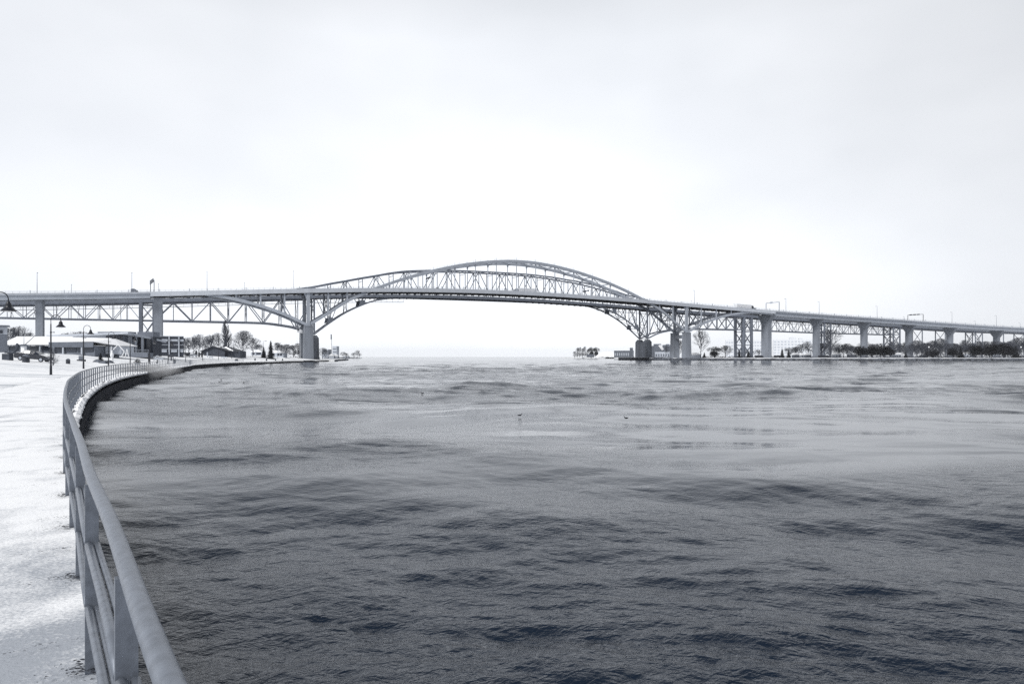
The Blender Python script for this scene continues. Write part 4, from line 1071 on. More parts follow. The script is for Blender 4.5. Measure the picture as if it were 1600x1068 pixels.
def bench(px, Y, lb):
    g = thing('bench', lb, 'bench', gat(px, Y), .25, 'pale benches behind the railing')
    q = MB(); q.box((0, 0, .44), (1.5, .42, .05)); q.build('seat', M['pale'], g)
    q = MB(); q.beam((-.75, .22, .74), (.75, .22, .74), .05, .36); q.build('backrest', M['pale'], g)
    for x in (-.6, .6): q = MB(); q.box((x, 0, .21), (.07, .4, .42)); q.build('leg', M['steel_old'], g)
for px, Y, lb in ((244.5, 190, 'pale bench behind the railing, left one of the pair left of the narrow planter'), (250, 192, 'pale bench behind the railing, right one of the pair left of the narrow planter'),
                  (299, 258, 'pale bench just right of the slatted enclosure'), (304, 262, 'second pale bench right of the slatted enclosure'), (329.5, 270, 'pale bench in front of the dark hut, left of the others'),
                  (348, 282, 'pale bench in front of the dark hut, left one of a close pair'), (352, 284, 'pale bench in front of the dark hut, right one of a close pair')): bench(px, Y, lb)
# three dark pillars
g = thing('sculpture', 'three dark standing pillars joined by a low beam with pale leg', 'sculpture', gat(313, 272)); f_ = 272/FPX
for x0, x1, y0 in ((305.4, 307.9, 548.4), (310, 312.2, 551), (314.7, 316.5, 549.8)):
    q = MB(); X0, X1 = (x0-313)*f_, (x1-313)*f_; H_ = EYE-(y0-HZN)*f_-g.location.z; q.box(((X0+X1)/2, 0, H_/2), (X1-X0, .5, H_)); q.lathe(((X0+X1)/2, 0, H_), [(.22, 0), (.25, .12), (.12, .28)], 8); q.build('pillar', M['black'], g)
q = MB(); q.box(((318.2-313)*f_, 0, 1.55), (2.1, .4, .28)); q.build('beam', M['black'], g)
q = MB(); q.box(((324-313)*f_, 0, 1.0), (.25, .4, 1.9)); q.build('pale_leg', M['pale'], g)

# long low building with a snow-covered hipped roof
bz = 3.35
def low_building():
    g = thing('low_building', 'long low building with snow-covered hipped roof and a band of dark windows', 'building', at(90, 178, bz))
    f = 178/FPX; X = lambda px: (px-90)*f; Z = lambda y: EYE-(y-HZN)*f-bz
    q = MB(); q.box(((X(6)+X(92))/2, 4, Z(545)-.9), (X(92)-X(6), 7.6, 3.4)); q.build('wall', M['mid'], g)
    q = MB(); q.box(((X(92)+X(160))/2, 2.2, Z(545)-.9), (X(160)-X(92), 11, 3.4)); q.build('wall', M['mid'], g)
    r = MB(); e0, e1, rz_ = Z(538.5), Z(524.6), 0
    r.add([(X(2), -1, e0), (X(97), -1, e0), (X(97), 9, e0), (X(2), 9, e0), (X(7), 4.5, e1), (X(97), 4.5, e1)], [(0, 1, 5, 4), (2, 3, 4, 5), (0, 4, 3), (0, 3, 2, 1), (1, 2, 5)])
    r.build('roof', M['snow'], g)
    r = MB(); r.add([(X(91), -4, Z(535)), (X(161), -4, Z(534)), (X(186), 1, Z(540)), (X(186), 9, Z(540)), (X(91), 9, Z(538)), (X(60), 4, Z(524.8)), (X(164), 4, Z(527.5))],
                    [(0, 1, 6, 5), (1, 2, 6), (2, 3, 6), (3, 4, 5, 6), (0, 5, 4), (0, 4, 3, 2, 1)])
    r.build('roof', M['snow'], g)
    q = MB(); q.box(((X(92)+X(160))/2, -3.85, Z(538.7)), (X(160)-X(92), .3, Z(534.8)-Z(542.6))); q.build('fascia', M['mid'], g)
    q = MB(); q.box(((X(161)+X(186))/2, 4, Z(547)), (X(186)-X(161), 6, Z(540)-Z(552))); q.build('wall', M['pale'], g)
    for a, b, y in [(15, 28, -.0), (46, 62, 0), (66, 82, 0), (87, 94, 0)]:
        w = MB(); w.box(((X(a)+X(b))/2, -.0+.12, Z(543.8)), (X(b)-X(a), .2, Z(540.5)-Z(547.5))); w.build('window', M['glass'], g)
    for a, b in [(100, 112.5), (114.5, 132), (134, 141), (143, 158)]:
        w = MB(); w.box(((X(a)+X(b))/2, -3.38, Z(546)), (X(b)-X(a), .2, Z(542.4)-Z(549.4))); w.build('window', M['glass'], g)
    for a in (12.5, 64, 84, 99, 113.5, 142): q = MB(); q.box((X(a), -3.75 if a > 92 else -.35, Z(545.5)), (.32, .32, 2.4)); q.build('column', M['pale'], g)
low_building()
def glazed():
    f = 205/FPX; bz2 = 2.6; g = thing('glazed_building', 'modern glazed building with sweeping overhanging roof and deep dark porch', 'building', at(205, 205, bz2))
    X = lambda px: (px-205)*f; Z = lambda y: EYE-(y-HZN)*f-bz2
    r = MB(); up = [(X(62), 3, Z(523)), (X(213), -4.5, Z(519)), (X(236), 9, Z(532.5)+.2), (X(120), 24, Z(522))]
    lo = [(x, y, z-.55) for x, y, z in up]; r.add(up+lo, [(0, 1, 2, 3), (7, 6, 5, 4), (0, 4, 5, 1), (1, 5, 6, 2), (2, 6, 7, 3), (3, 7, 4, 0)]); r.build('roof', M['pale'], g)
    q = MB(); q.box(((X(165)+X(194))/2, 4, Z(540)), (X(194)-X(165), 8, Z(525.5)-Z(557))); q.build('wall', M['mid'], g)
    q = MB(); q.box(((X(194)+X(230))/2, 6, Z(541)), (X(230)-X(194), 5, Z(526)-Z(557))); q.build('wall', M['brick'], g)
    for i in range(7):
        w = MB(); w.box((X(168+3.8*i), -.08, Z(528)), (2.9*f, .16, Z(525.6)-Z(531))); w.build('window', M['glass'], g)
    for px in (196.5, 206, 216, 228): q = MB(); q.box((X(px), 2.4 if px < 226 else 5, Z(541)), (.5 if px > 200 else 1.0, .5, Z(526)-Z(557))); q.build('column', M['pale'], g)
    w = MB(); w.box((X(201), 3.3, Z(536)), (8*f, .2, Z(531)-Z(545))); w.build('window', M['pale'], g)
    w = MB(); w.box((X(218), 3.35, Z(536)), (17*f, .15, Z(531)-Z(545))); w.build('window', M['glass'], g)
    q = MB(); q.box((X(215), 1.6, Z(546.0)), (26*f, .12, .12)); q.box((X(215), 1.6, Z(550.5)), (26*f, .12, .12)); 
    for i in range(12): q.box((X(202.5+2.3*i), 1.6, Z(548.2)), (.08, .08, .9))
    q.build('balcony_rail', M['pale'], g)
    q = MB(); q.box((X(217), .4, Z(554.5)), (34*f, 3.2, Z(551.5)-Z(558.5))); q.build('terrace', M['mid'], g)
    for a, b, y0, y1 in ((121, 146, 516.2, 521), (147, 173, 516, 519.5), (186, 212, 516.3, 518.6)):
        q = MB(); q.box(((X(a)+X(b))/2, 12, Z((y0+y1)/2)-.8), (X(b)-X(a), 4, Z(y0)-Z(y1)+1.6)); q.build('rooftop_unit', M['steel_old'], g)
glazed()
def gridded():
    Y = 240; f = Y/FPX; b0 = 2.4; g = thing('brick_building', 'two-storey dark brick building with pale concrete grid and pale panels', 'building', at(250, Y, b0))
    X = lambda px: (px-250)*f; Z = lambda y: EYE-(y-HZN)*f-b0
    q = MB(); q.box(((X(226)+X(279))/2, 6.1, Z(541)), (X(279)-X(226), 12, Z(525)-Z(558))); q.build('wall', M['brick'], g)
    for px in (235, 248, 261, 273): q = MB(); q.box((X(px), -.05, Z(541)), (1.6*f, .5, Z(525)-Z(557))); q.build('pilaster', M['pale'], g)
    for y in (525.2, 538.4, 545): q = MB(); q.box(((X(228)+X(279))/2, 0, Z(y)), (X(279)-X(228), .3, .16)); q.build('band', M['pale'], g)
    for i, px in enumerate((228.5, 241.5, 254.5, 267, 276.6)):
        w = 9.5*f if i not in (4, 0) else 4.5*f
        q = MB(); q.box((X(px), .06, Z(531.2)), (w, .2, 3.6*f)); q.build('panel', M['pale'], g)
        q = MB(); q.box((X(px), .06, Z(541.6)), (w, .2, 3.2*f)); q.build('window', M['glass'], g)
        q = MB(); q.box((X(px), .06, Z(548)), (w*.78, .2, 4.0*f)); q.build('panel', M['pale'], g)
    g.rotation_euler = (0, 0, .46); g.scale = (1.16, 1, 1)
gb = gridded()
g = thing('corner_building', 'two-storey building with overhanging eave cut off by the left edge', 'building', at(-6, 165, 3.0)); f = 165/FPX
q = MB(); q.box((0, 3, EYE-(516-HZN)*f-3.0), (23*f, 6, 12*f)); q.build('upper_wall', M['pale'], g)
q = MB(); q.box((-1*f, 3, EYE-(536-HZN)*f-3.0), (25*f, 6, 28*f)); q.build('lower_wall', M['mid'], g)
q = MB(); q.box((0, 3, EYE-(508.6-HZN)*f-3.0), (29*f, 7.5, 1.3*f)); q.build('roof', M['steel_old'], g); q = MB(); q.box((0, 3, EYE-(507.6-HZN)*f-3.0), (28*f, 7, .8*f)); q.build('roof_snow', M['snow'], g)
q = MB(); q.box((4*f, -.05, EYE-(518-HZN)*f-3.0), (6*f, .2, 5*f)); q.build('window', M['glass'], g); g.rotation_euler = (0, 0, .60); g.scale = (1.2, 1, 1)
def hut():
    Y = 305; f = Y/FPX; b0 = 2.1; g = thing('gabled_hut', 'dark low gabled hut with snow on its long right roof slope', 'building', at(345, Y, b0))
    X = lambda px: (px-345)*f; Z = lambda y: EYE-(y-HZN)*f-b0
    q = MB(); q.extrude([(X(316), Z(548)), (X(334), Z(541)), (X(352), Z(548)), (X(350), Z(559)), (X(320), Z(559))], lambda p: (p[0], 0, p[1]), lambda p: (p[0], 12, p[1])); q.build('wall', M['brick'], g)
    q = MB(); q.extrude([(X(313.5), Z(548.2)), (X(334), Z(540.2)), (X(334), Z(541.3)), (X(313.8), Z(549.2))], lambda p: (p[0], -.9, p[1]), lambda p: (p[0], 12.5, p[1])); q.build('roof_slope', M['dark'], g)
    q = MB(); q.extrude([(X(334.02), Z(540.2)), (X(360), Z(548.2)), (X(360), Z(549)), (X(334.02), Z(541.3))], lambda p: (p[0], -.9, p[1]), lambda p: (p[0]+1.5, 12.5, p[1])); q.build('roof_slope', M['dark'], g)
    q = MB(); q.add([(X(335), -.8, Z(540.1)), (X(336), 12, Z(540.1)), (X(361), 12, Z(547.2)), (X(341), -.8, Z(542.1))], [(0, 1, 2, 3)]); q.build('roof_snow', M['snow'], g)
    q = MB(); q.box((X(361), 5, Z(553.6)), (24*f, 7, Z(549)-Z(559.5))); q.build('annexe', M['brick'], g)
    q = MB(); q.add([(X(346), 3, Z(542)), (X(349), 3, Z(541)), (X(364), 1.5, Z(548)), (X(360), 1.5, Z(549))], [(0, 1, 2, 3)]); q.build('roof_snow', M['snow'], g)
    q = MB(); q.extrude([(X(360), Z(549.8)), (X(365), Z(546)), (X(370), Z(549.8))], lambda p: (p[0], 1, p[1]), lambda p: (p[0], 8, p[1])); q.build('porch_roof', M['dark'], g)
    q = MB(); q.box((X(341.5), 6, Z(539.5)), (2.0*f, 1, 3*f)); q.build('chimney', M['brick'], g)
    q = MB(); q.box((X(326), -.1, Z(554)), (5*f, .2, 3*f)); q.build('window', M['glass'], g)
hut()
for px, Y, w, h, lb in ((436, 400, 7, 2.4, 'small pale house with a snow-white roof right of the pointed spruce'), (404, 410, 6, 2.2, 'small pale house behind the foot of the big bare tree')):
    p = gat(px, Y); g = thing('house', lb, 'house', p, group='small houses on the left shore')
    q = MB(); q.box((0, 0, h/2-.3), (w, 7, h)); q.build('wall', M['pale'], g)
    q = MB(); q.extrude([(-w/2-.5, h-.3), (w/2+.5, h-.3), (w/2-1.5, h+1.2), (-w/2+1.5, h+1.2)], lambda p: (p[0], -3.9, p[1]), lambda p: (p[0], 3.9, p[1])); q.build('roof', M['snow'], g)
    for x in (-w*.28, w*.1, w*.32): q = MB(); q.box((x, -3.5, h*.5), (1.2, .2, 1.1)); q.build('window', M['glass'], g)
# tall parking-lot lights
def tall_light(px, Y, ytop, lb, side=1):
    p = gat(px, Y); H_ = EYE-(ytop-HZN)*Y/FPX-p.z; g = thing('car_park_light', lb, 'street lamp', p, group='tall car park lights')
    q = MB(); q.prism((0, 0, 0), (0, 0, H_), .12, .07, 6, True); q.build('pole', M['steel_old'], g)
    q = MB(); q.beam((0, 0, H_), (side*1.2, 0, H_+.15), .08, .08); q.build('arm', M['steel_old'], g); q = MB(); q.box((side*1.2, 0, H_+.12), (1.0, .35, .2)); q.build('lamp_head', M['dark'], g)
for px, y, s, lb in ((324.5, 526.5, -1, 'tall car park light above the left slope of the dark hut'), (365.5, 531.5, -1, 'tall car park light between poplar and big bare tree'), (400, 534.5, -1, 'tall car park light touching the right edge of the big bare tree'),
                     (411.5, 533, 1, 'tall car park light rising above the short spruce'), (434, 536.5, 1, 'tall car park light just right of the pointed spruce top')):
    tall_light(px, 370, y, lb, s)
# flagpoles
def flagpole(px, Y, ytop, lb, flag=None):
    p = gat(px, Y); p.z = 1.1; H_ = EYE-(ytop-HZN)*Y/FPX-p.z; g = thing('flagpole', lb, 'flagpole', p)
    q = MB(); q.prism((0, 0, 0), (0, 0, H_), .1, .05, 6, True); q.lathe((0, 0, H_), [(.05, 0), (.12, .1), (.05, .22)], 8); q.build('pole', M['white'], g)
    if flag:
        n = 14; Lf, Hf = 2.9, 2.0
        def surf(u, v): return Vector((.1+u*Lf, .18*math.sin(u*7)*u, H_-.3-v*Hf-u*.75-.06*math.sin(u*9)))
        fl = thing('flag', 'flag flying with dark canton and pale and dark stripes by the left river pier', 'flag', p)
        def cloth(u0, u1, v0, v1, off): 
            m = MB(); vs = []; k = max(2, int(n*(u1-u0))+1)
            for i in range(k+1):
                u = u0+(u1-u0)*i/k
                for v in (v0, v1):
                    a = surf(u, v); vs += [a+Vector((0, off, 0))]
            m.add(vs, [(2*i, 2*i+2, 2*i+3, 2*i+1) for i in range(k)]); return m
        for k in range(13):
            a = cloth(.42 if k < 7 else 0, 1, k/13, (k+1)/13, 0); a.build('stripe', M['white' if k % 2 else 'mid'], fl)
        cloth(0, .42, 0, 7/13, 0).build('canton', M['dark'], fl)
flagpole(464, 395, 512, 'white flagpole carrying the striped flag left of the river pier', True)
flagpole(469, 400, 516, 'bare white flagpole nearest the left river pier')
# far-left shore beyond the bridge
def land(name, pts, z, m=None, zb=-1.0):
    q = MB(); n = len(pts); q.add([(x, y, z) for x, y in pts]+[(x, y, zb) for x, y in pts], [tuple(range(n))]+[(i, n+i, n+(i+1) % n, (i+1) % n) for i in range(n)]); o = q.build(name, m or M['field']); o['kind'] = 'structure'; return o
land('far_left_shore', [(-104, 421), (-115, 470), (-130, 560), (-190, 700), (-230, 900), (-262, 1250), (-285, 1330), (-330, 1400), (-2600, 2200), (-2600, 430), (-700, 425)], 1.0)
TL2 = [(525, 640, 8, 9), (530, 700, 7, 9), (536, 900, 8, 12), (541, 950, 7.5, 12), (549, 1200, 13, 14), (553.5, 1200, 12, 14), (557, 1250, 9, 11)]
for i, (px, Y, h, w) in enumerate([(504, 560, 9, 10), (508, 600, 8, 10), (536, 1000, 9, 10), (541, 1000, 7, 9), (553, 1250, 9, 12), (558, 1280, 14, 12), (562, 1280, 8, 9)]):
    tree(TB[i % 3], px, Y, h, w, '%s faint bare tree from the left on the point beyond the left river pier' % ORD[i], 'faint trees on the hazy point', zb=.9)
for px0, px1, Y, h, lb in ((503, 513, 900, 11, 'pale hazy block building just right of the left river pier'), (519.5, 526, 1100, 18, 'taller pale hazy tower on the point beyond the left river pier')):
    f = Y/FPX; g = thing('hazy_building', lb, 'building', at((px0+px1)/2, Y, 1)); q = MB(); q.box((0, 8, h/2), ((px1-px0)*f, 16, h)); q.build('wall', M['pale'], g)
    for r_ in range(3):
        q = MB(); q.box((0, -.05, h*(.25+.25*r_)), ((px1-px0)*f*.86, .3, h*.07)); q.build('window_band', M['mid'], g)
Y = 1100; f = Y/FPX; g = thing('chimney_stack', 'slender pale chimney with a dark top, right of the left river pier', 'chimney', at(517.5, Y, 1))
q = MB(); q.lathe((0, 0, 0), [(1.5, 0), (1.05, EYE-(530-HZN)*f-1)], 12); q.build('shaft', M['white'], g); q = MB(); q.lathe((0, 0, EYE-(530-HZN)*f-1), [(1.05, 0), (.95, 8*f)], 12); q.build('dark_top', M['mid'], g)
for i, (px, Y, w) in enumerate(((519, 720, 5), (525, 860, 6), (541, 1050, 8))):
    g = thing('house', ['snow-roofed house nearest the quay end beyond the left river pier', 'second snow-roofed house on the hazy point', 'snow-roofed house farthest out on the hazy point'][i], 'house', at(px, Y, 1), group='snow-roofed houses on the hazy point')
    q = MB(); q.box((0, 0, 1.3), (w, 6, 2.6)); q.build('wall', M['pale'], g); q = MB(); q.extrude([(-w/2-.4, 2.6), (w/2+.4, 2.6), (0, 5)], lambda p: (p[0], -3.4, p[1]), lambda p: (p[0], 3.4, p[1])); q.build('roof', M['snow'], g)
q = MB(); g_ = random.Random(8)
def rocks(pts, n, name, z0=-.1, sp=.8, size=(.35, .9)):
    q = MB(); c = np.array([p for p in catmull(pts, 3)]); 
    for _ in range(n):
        i = g_.randrange(len(c)-1); t = g_.random(); x = c[i][0]*(1-t)+c[i+1][0]*t+g_.gauss(0, sp*.5); y = c[i][1]*(1-t)+c[i+1][1]*t+g_.gauss(0, sp*.6)
        r = g_.uniform(*size); z = z0+g_.uniform(0, .75); vs = []
        for a, b, cc in ((-1, -1, -1), (1, -1, -1), (1, 1, -1), (-1, 1, -1), (-1, -1, 1), (1, -1, 1), (1, 1, 1), (-1, 1, 1)): vs.append((x+a*r*g_.uniform(.5, 1), y+b*r*g_.uniform(.5, 1), z+cc*r*.55*g_.uniform(.5, 1)))
        q.add(vs, [(3, 2, 1, 0), (4, 5, 6, 7), (0, 1, 5, 4), (1, 2, 6, 5), (2, 3, 7, 6), (3, 0, 4, 7)])
    o = q.build(name, M['rock']); o['kind'] = 'stuff'; return o
rocks([(-104, 420), (-115, 470), (-130, 560), (-190, 700)], 420, 'shore_rocks')

# ------------------------------------------------------------------ right bank
RSH = [(100, 574), (108, 566), (121, 534), (150, 528), (200, 524), (280, 512), (357, 500), (520, 480), (800, 440)]
land('far_shore', RSH+[(2600, 300), (3200, 2200), (220, 2100), (100, 1330), (92, 1290), (120, 1180), (170, 1000), (175, 800), (110, 610)], 1.9)
qw = MB(); pts = [np.array(p, float) for p in RSH]; c = catmull(RSH, 4)
vs = []
for i, p in enumerate(c): vs += [(p[0]+.0, p[1]-1.0, -1), (p[0], p[1]-1.0, 1.25+.25*math.sin(i*1.7)*math.sin(i*.31)), (p[0], p[1]+1.5, 1.95)]
qw.add(vs, [(3*i+j, 3*i+3+j, 3*i+4+j, 3*i+1+j) for i in range(len(c)-1) for j in (0, 1)])
bank = thing('stone_bank', 'low dark rocky embankment along the far right shore', 'embankment', (0, 0, 0)); qw.build('bank_face', M['rock'], bank)
rocks(RSH[2:], 1700, 'shore_rocks', .1, 1.4, (.3, 1.1))
g = thing('pier_platform', 'dark low platform at the waterline carrying the right river pier of the truss bridge', 'platform', BR(PR, 0, 45))
q = MB(); q.vbox(BR(PR-4, 0, 44)-Vector(g.location), 26, 24, -.8, 2.15); q.build('deck', M['pile'], g)
q = MB(); q.vbox(BR(PR-4, 0, 44)-Vector(g.location), 25, 23, 2.15, 2.25); q.build('snow_cover', M['snow'], g)
GR = 'bare trees along the far right shore'
k = 0
RT = [(TB[0], 1095, 570, 23, 15.5, 8.5), (TV, 1300, 560, 24, 28, 9)]
tree(TB[0], 1095, 575, 22.5, 15, 'bare tree with open fan of branches right of the arch bridge river pier', None)
tree(TV, 1297, 575, 23, 24, 'broad vase-shaped bare tree behind the second far-shore approach pier', None, unit_w=9)
tree(TRo[0], 1117, 600, 10.5, 12.5, 'dense dark rounded evergreen right of the fan-branched bare tree', None, unit_h=8, unit_w=8.4)
tree(TBig, 1134, 640, 11, 13, 'pale rounded bare tree right of the dense dark evergreen', None, unit_w=9.5)
tree(TBig, 1061, 640, 16, 14, 'bushy bare tree seen between the two shafts of the arch bridge right pier', None, unit_w=9.5)
tree(TB[1], 1041, 700, 12, 10, 'bare tree just left of the arch bridge right pier', None)
for i, (px, Y, h, w) in enumerate([(1160, 680, 8.5, 12), (1174, 700, 7, 11), (1186, 690, 8, 11), (1243, 660, 10, 12), (1252, 680, 13, 13), (1262, 650, 15, 12), (1270, 660, 13, 12), (1283, 640, 13, 12), (1318, 650, 12, 14), (1330, 640, 11, 12),
                                   (1341, 660, 11, 12), (1353, 640, 9, 12), (1396, 640, 15, 14), (1405, 650, 12, 13), (1235, 690, 10, 14), (1310, 660, 10, 14), (1370, 650, 9, 14), (1384, 655, 11, 15), (1415, 650, 10, 13), (1424, 640, 12, 13)]):
    tree((TB+[TBig])[i % 4], px, Y, h, w, '%s from the left of the grey bare trees along the far right shore' % ORD[i].capitalize().lower(), GR)
for i, (px, Y, h, w) in enumerate([(1433, 570, 14, 14), (1446, 580, 12, 15), (1458, 575, 14, 14), (1470, 570, 15.5, 13), (1480, 580, 12, 13), (1508, 600, 15, 12), (1519, 590, 12, 14), (1530, 600, 14, 13), (1592, 560, 16, 16), (1604, 560, 15, 14), (1541, 600, 14, 12), (1490, 585, 12, 15), (1502, 590, 11, 14), (1555, 590, 14, 14), (1568, 580, 13, 14), (1440, 575, 11, 15), (1580, 590, 14, 14)]):
    tree(TBig, px, Y, h, w, '%s from the left of the dark dense-twigged trees below the last far-shore piers' % ORD[i], 'dark twiggy trees at the far right', unit_w=9.5)
_r = random.Random(91)
for i in range(23):
    px = 1292+i*14.2+_r.uniform(-5, 5)
    tree((TMist, TB[1], TBig)[i % 3], px, 700+_r.uniform(-25, 40), _r.uniform(11, 15.5), _r.uniform(13, 18), '%s from the left of the grey backdrop trees behind the far right shore' % ORD[i], 'grey backdrop trees behind the far right shore', unit_w=(7, 8.5, 9.5)[i % 3])
for i, (px, Y, h, w, lb) in enumerate([(1345, 540, 10.2, 13, 'leftmost of three dark umbrella-crowned pines on the right shore'), (1363, 540, 10.2, 12, 'middle one of three dark umbrella-crowned pines'), (1382, 540, 10.4, 15, 'rightmost of three dark umbrella-crowned pines'),
                                       (1489, 540, 9, 10, 'dark evergreen under the fifth far-shore approach pier'), (1524, 535, 10.5, 14, 'dark bushy evergreen just left of the largest dark evergreen'), (1548, 540, 11.5, 15, 'dark evergreen below the last far-shore pier'),
                                       (1569, 530, 12, 17, 'largest dark evergreen mass near the right edge'), (1458, 545, 7.5, 13, 'low dark evergreen below the bare trees by the fourth approach pier')]):
    tree(TRo[1], px, Y, h, w, lb, 'dark evergreens on the far right shore', unit_h=8, unit_w=9)
for px, Y, h, w, lb in [(1222, 560, 7.6, 5, 'dark pointed spruce right of the first far-shore approach pier'), (1232, 570, 6.8, 4.6, 'smaller spruce beside the dark pointed spruce on the far shore'), (1415.3, 540, 5.6, 3.4, 'small dark cone-shaped evergreen at the foot of the fourth approach pier'),
                        (1501, 545, 9, 7, 'broad cone-shaped evergreen between the fifth and last far-shore piers'), (1587, 540, 10, 7.5, 'broad cone-shaped evergreen at the right edge beside the largest evergreen'), (1155, 620, 6.5, 5, 'left cone-shaped evergreen seen through the lattice tower legs'),
                        (1169, 620, 6.5, 5, 'right cone-shaped evergreen seen through the lattice tower legs'), (1100.5, 570, 4.5, 4, 'small dark cone shrub right of the fan-branched bare tree trunk')]:
    tree(TSp2, px, Y, h, w, lb, None, unit_w=5.2)
# pines, scrub and dome-shaped mound far right of the horizon
for px, Y, h, w, lb in ((923.5, 1150, 18, 12, 'left half of the hazy round pine pair near the open horizon'), (931, 1150, 18, 11.5, 'right half of the hazy round pine pair near the open horizon')):
    tree(TRo[0], px, Y, h, w, lb, 'hazy pine pair near the horizon', unit_h=8, unit_w=8.4)
for i, (px, h) in enumerate(((898, 10), (902, 16), (906, 17), (910, 15), (914, 18), (918, 13))):
    tree(TMist, px, 1180, h, 8, '%s from the left of the pale upright scrub trees left of the hazy pines' % ORD[i], 'pale scrub trees near the horizon', zb=1.8, unit_w=7)
g = thing('snow_mound_building', 'wide domed building under white snow near the horizon right of the hazy pines', 'building', at(950, 1080, 1.85))
q = MB(); vs = []; nx, ny = 16, 6
for i in range(nx+1):
    for j in range(ny+1):
        u, v = i/nx*2-1, j/ny*2-1; vs.append((u*19, v*16, 9.0*max(0, (1-abs(u)**2.6))*max(0, 1-abs(v)**3)**.5))
q.add(vs, [(i*(ny+1)+j, (i+1)*(ny+1)+j, (i+1)*(ny+1)+j+1, i*(ny+1)+j+1) for i in range(nx) for j in range(ny)]); q.build('dome_roof', M['snow'], g, smooth=True)
q = MB(); q.box((-27, -4, 2.4), (11, 5, 4.6)); q.build('side_shed', M['mid'], g)
M['hazed_wall'] = mat('hazed_pale_wall', (.62, .64, .67), .8, .04, .3)  # haze put into the colour of pale walls; their windows are paled too
def block(px0, px1, ytop, Y, depth, lb, m='pale', rows=0, cols=0, extra=(), zb=1.85, cat='building', wm='mid', name='block_building'):
    f = Y/FPX; c = (px0+px1)/2; g = thing(name, lb, cat, at(c, Y, zb)); H_ = EYE-(ytop-HZN)*f-zb; W_ = (px1-px0)*f
    q = MB(); q.box((0, depth/2, H_/2), (W_, depth, H_)); q.build('wall', M[m], g)
    for x0, x1, y in extra:
        h2 = EYE-(y-HZN)*f-zb; q = MB(); q.box((((x0+x1)/2-c)*f, depth/2, (H_+h2)/2+.01), ((x1-x0)*f, depth*.5, h2-H_)); q.build('rooftop_block', M[m], g)
    for r_ in range(rows):
        for c_ in range(cols):
            q = MB(); q.box((-W_/2+W_*(c_+.5)/cols, -.05, H_*(r_+.6)/(rows+.35)), (W_/cols*.55, .3, H_/rows*.42)); q.build('window', M[wm], g)
    a_ = -math.atan((c-800)/FPX); g.rotation_euler = (0, 0, a_*.8); g.scale = (1/math.cos(a_*.8), 1, 1)
    return g
block(1136, 1192, 531, 1050, 18, 'pale hazy hospital-like block behind the lattice tower', 'hazed_wall', wm='pale', rows=5, cols=15, extra=((1140, 1146, 530),))
block(1213, 1290, 530.2, 1100, 20, 'longest pale hazy block with rows of windows and rooftop plant rooms', 'hazed_wall', wm='pale', rows=6, cols=16, extra=((1236, 1245, 526.4), (1249, 1254, 527.8)))
block(1014, 1024, 540, 820, 20, 'grey stepped block nearest the right side of the truss bridge pier', 'mid')
block(1022, 1033, 537, 800, 16, 'taller grey block with a sloping white conveyor beside it', 'mid', extra=())
block(1036, 1050, 538.5, 860, 18, 'grey industrial block just left of the arch bridge right pier', 'mid', extra=((1041, 1046, 537.2),))
block(960, 990, 547.5, 930, 14, 'long flat dark-roofed building left of the truss bridge right pier', 'mid', rows=1, cols=9, wm='pale')
g = thing('conveyor', 'white sloping conveyor gallery between the grey industrial blocks', 'conveyor', at(1034, 790, 1.85)); f = 790/FPX
q = MB(); q.beam(((1030-1034)*f, 0, 19*f), ((1035.5-1034)*f, 0, 12*f), 3.2, 2.6); q.build('gallery', M['white'], g); q = MB(); q.box((0, 0, 5), (1.2, 1.2, 10)); q.build('trestle', M['mid'], g)
block(1024, 1046, 549.5, 700, 10, 'low pale shed row in front of the industrial blocks', 'pale', rows=1, cols=6)
block(984.5, 989, 543, 640, 8, 'small grey kiosk block left of the truss bridge right pier', 'mid')
g = thing('pavilion', 'pale round-roofed pavilion between arch bridge pier and fan-branched tree', 'pavilion', at(1085.5, 590, 1.85))
q = MB(); q.lathe((0, 0, 0), [(4.6, 0), (4.6, 2.4)], 16); q.build('wall', M['pale'], g); q = MB(); q.lathe((0, 0, 2.41), [(5.0, 0), (4.6, .6), (3.2, 1.5), (1.2, 2.0)], 16); q.build('roof', M['snow'], g)
for i, (px, Y, w, h) in enumerate(((1243, 600, 7, 3.2), (1254, 610, 8, 3), (1262, 605, 7, 3.2), (1307, 620, 9, 3.6), (1331, 610, 10, 3.4), (1401, 610, 8, 3.6), (1443, 545, 6, 2.6), (1511, 585, 9, 4.2))):
    g = thing('house', ['snow-roofed house just right of the two far-shore spruces', 'second snow-roofed house right of the two far-shore spruces', 'third snow-roofed house right of the two far-shore spruces', 'snow-roofed house right of the vase-shaped tree', 'snow-roofed house just left of the three pines',
                         'snow-roofed house right of the three pines', 'small pale rounded hut at the fourth approach pier', 'snow-roofed house right of the broad cone evergreen under the last piers'][i], 'house', at(px, Y, 1.85), group='snow-roofed houses on the far right shore'); w *= .62; h *= .8; g.location.y += 40; g.location.x += 40*(px-800)/FPX
    q = MB(); q.box((0, 0, h/2), (w, 6, h)); q.build('wall', M['pale' if i % 2 else 'mid'], g); q = MB(); q.extrude([(-w/2-.5, h), (w/2+.5, h), (w*.3, h+1.7), (-w*.3, h+1.7)], lambda p: (p[0], -3.5, p[1]), lambda p: (p[0], 3.5, p[1])); q.build('roof', M['snow'], g)
    for x in (-w*.25, w*.25): q = MB(); q.box((x, -3.02, h*.5), (1.1, .12, 1.1)); q.build('window', M['glass'], g)
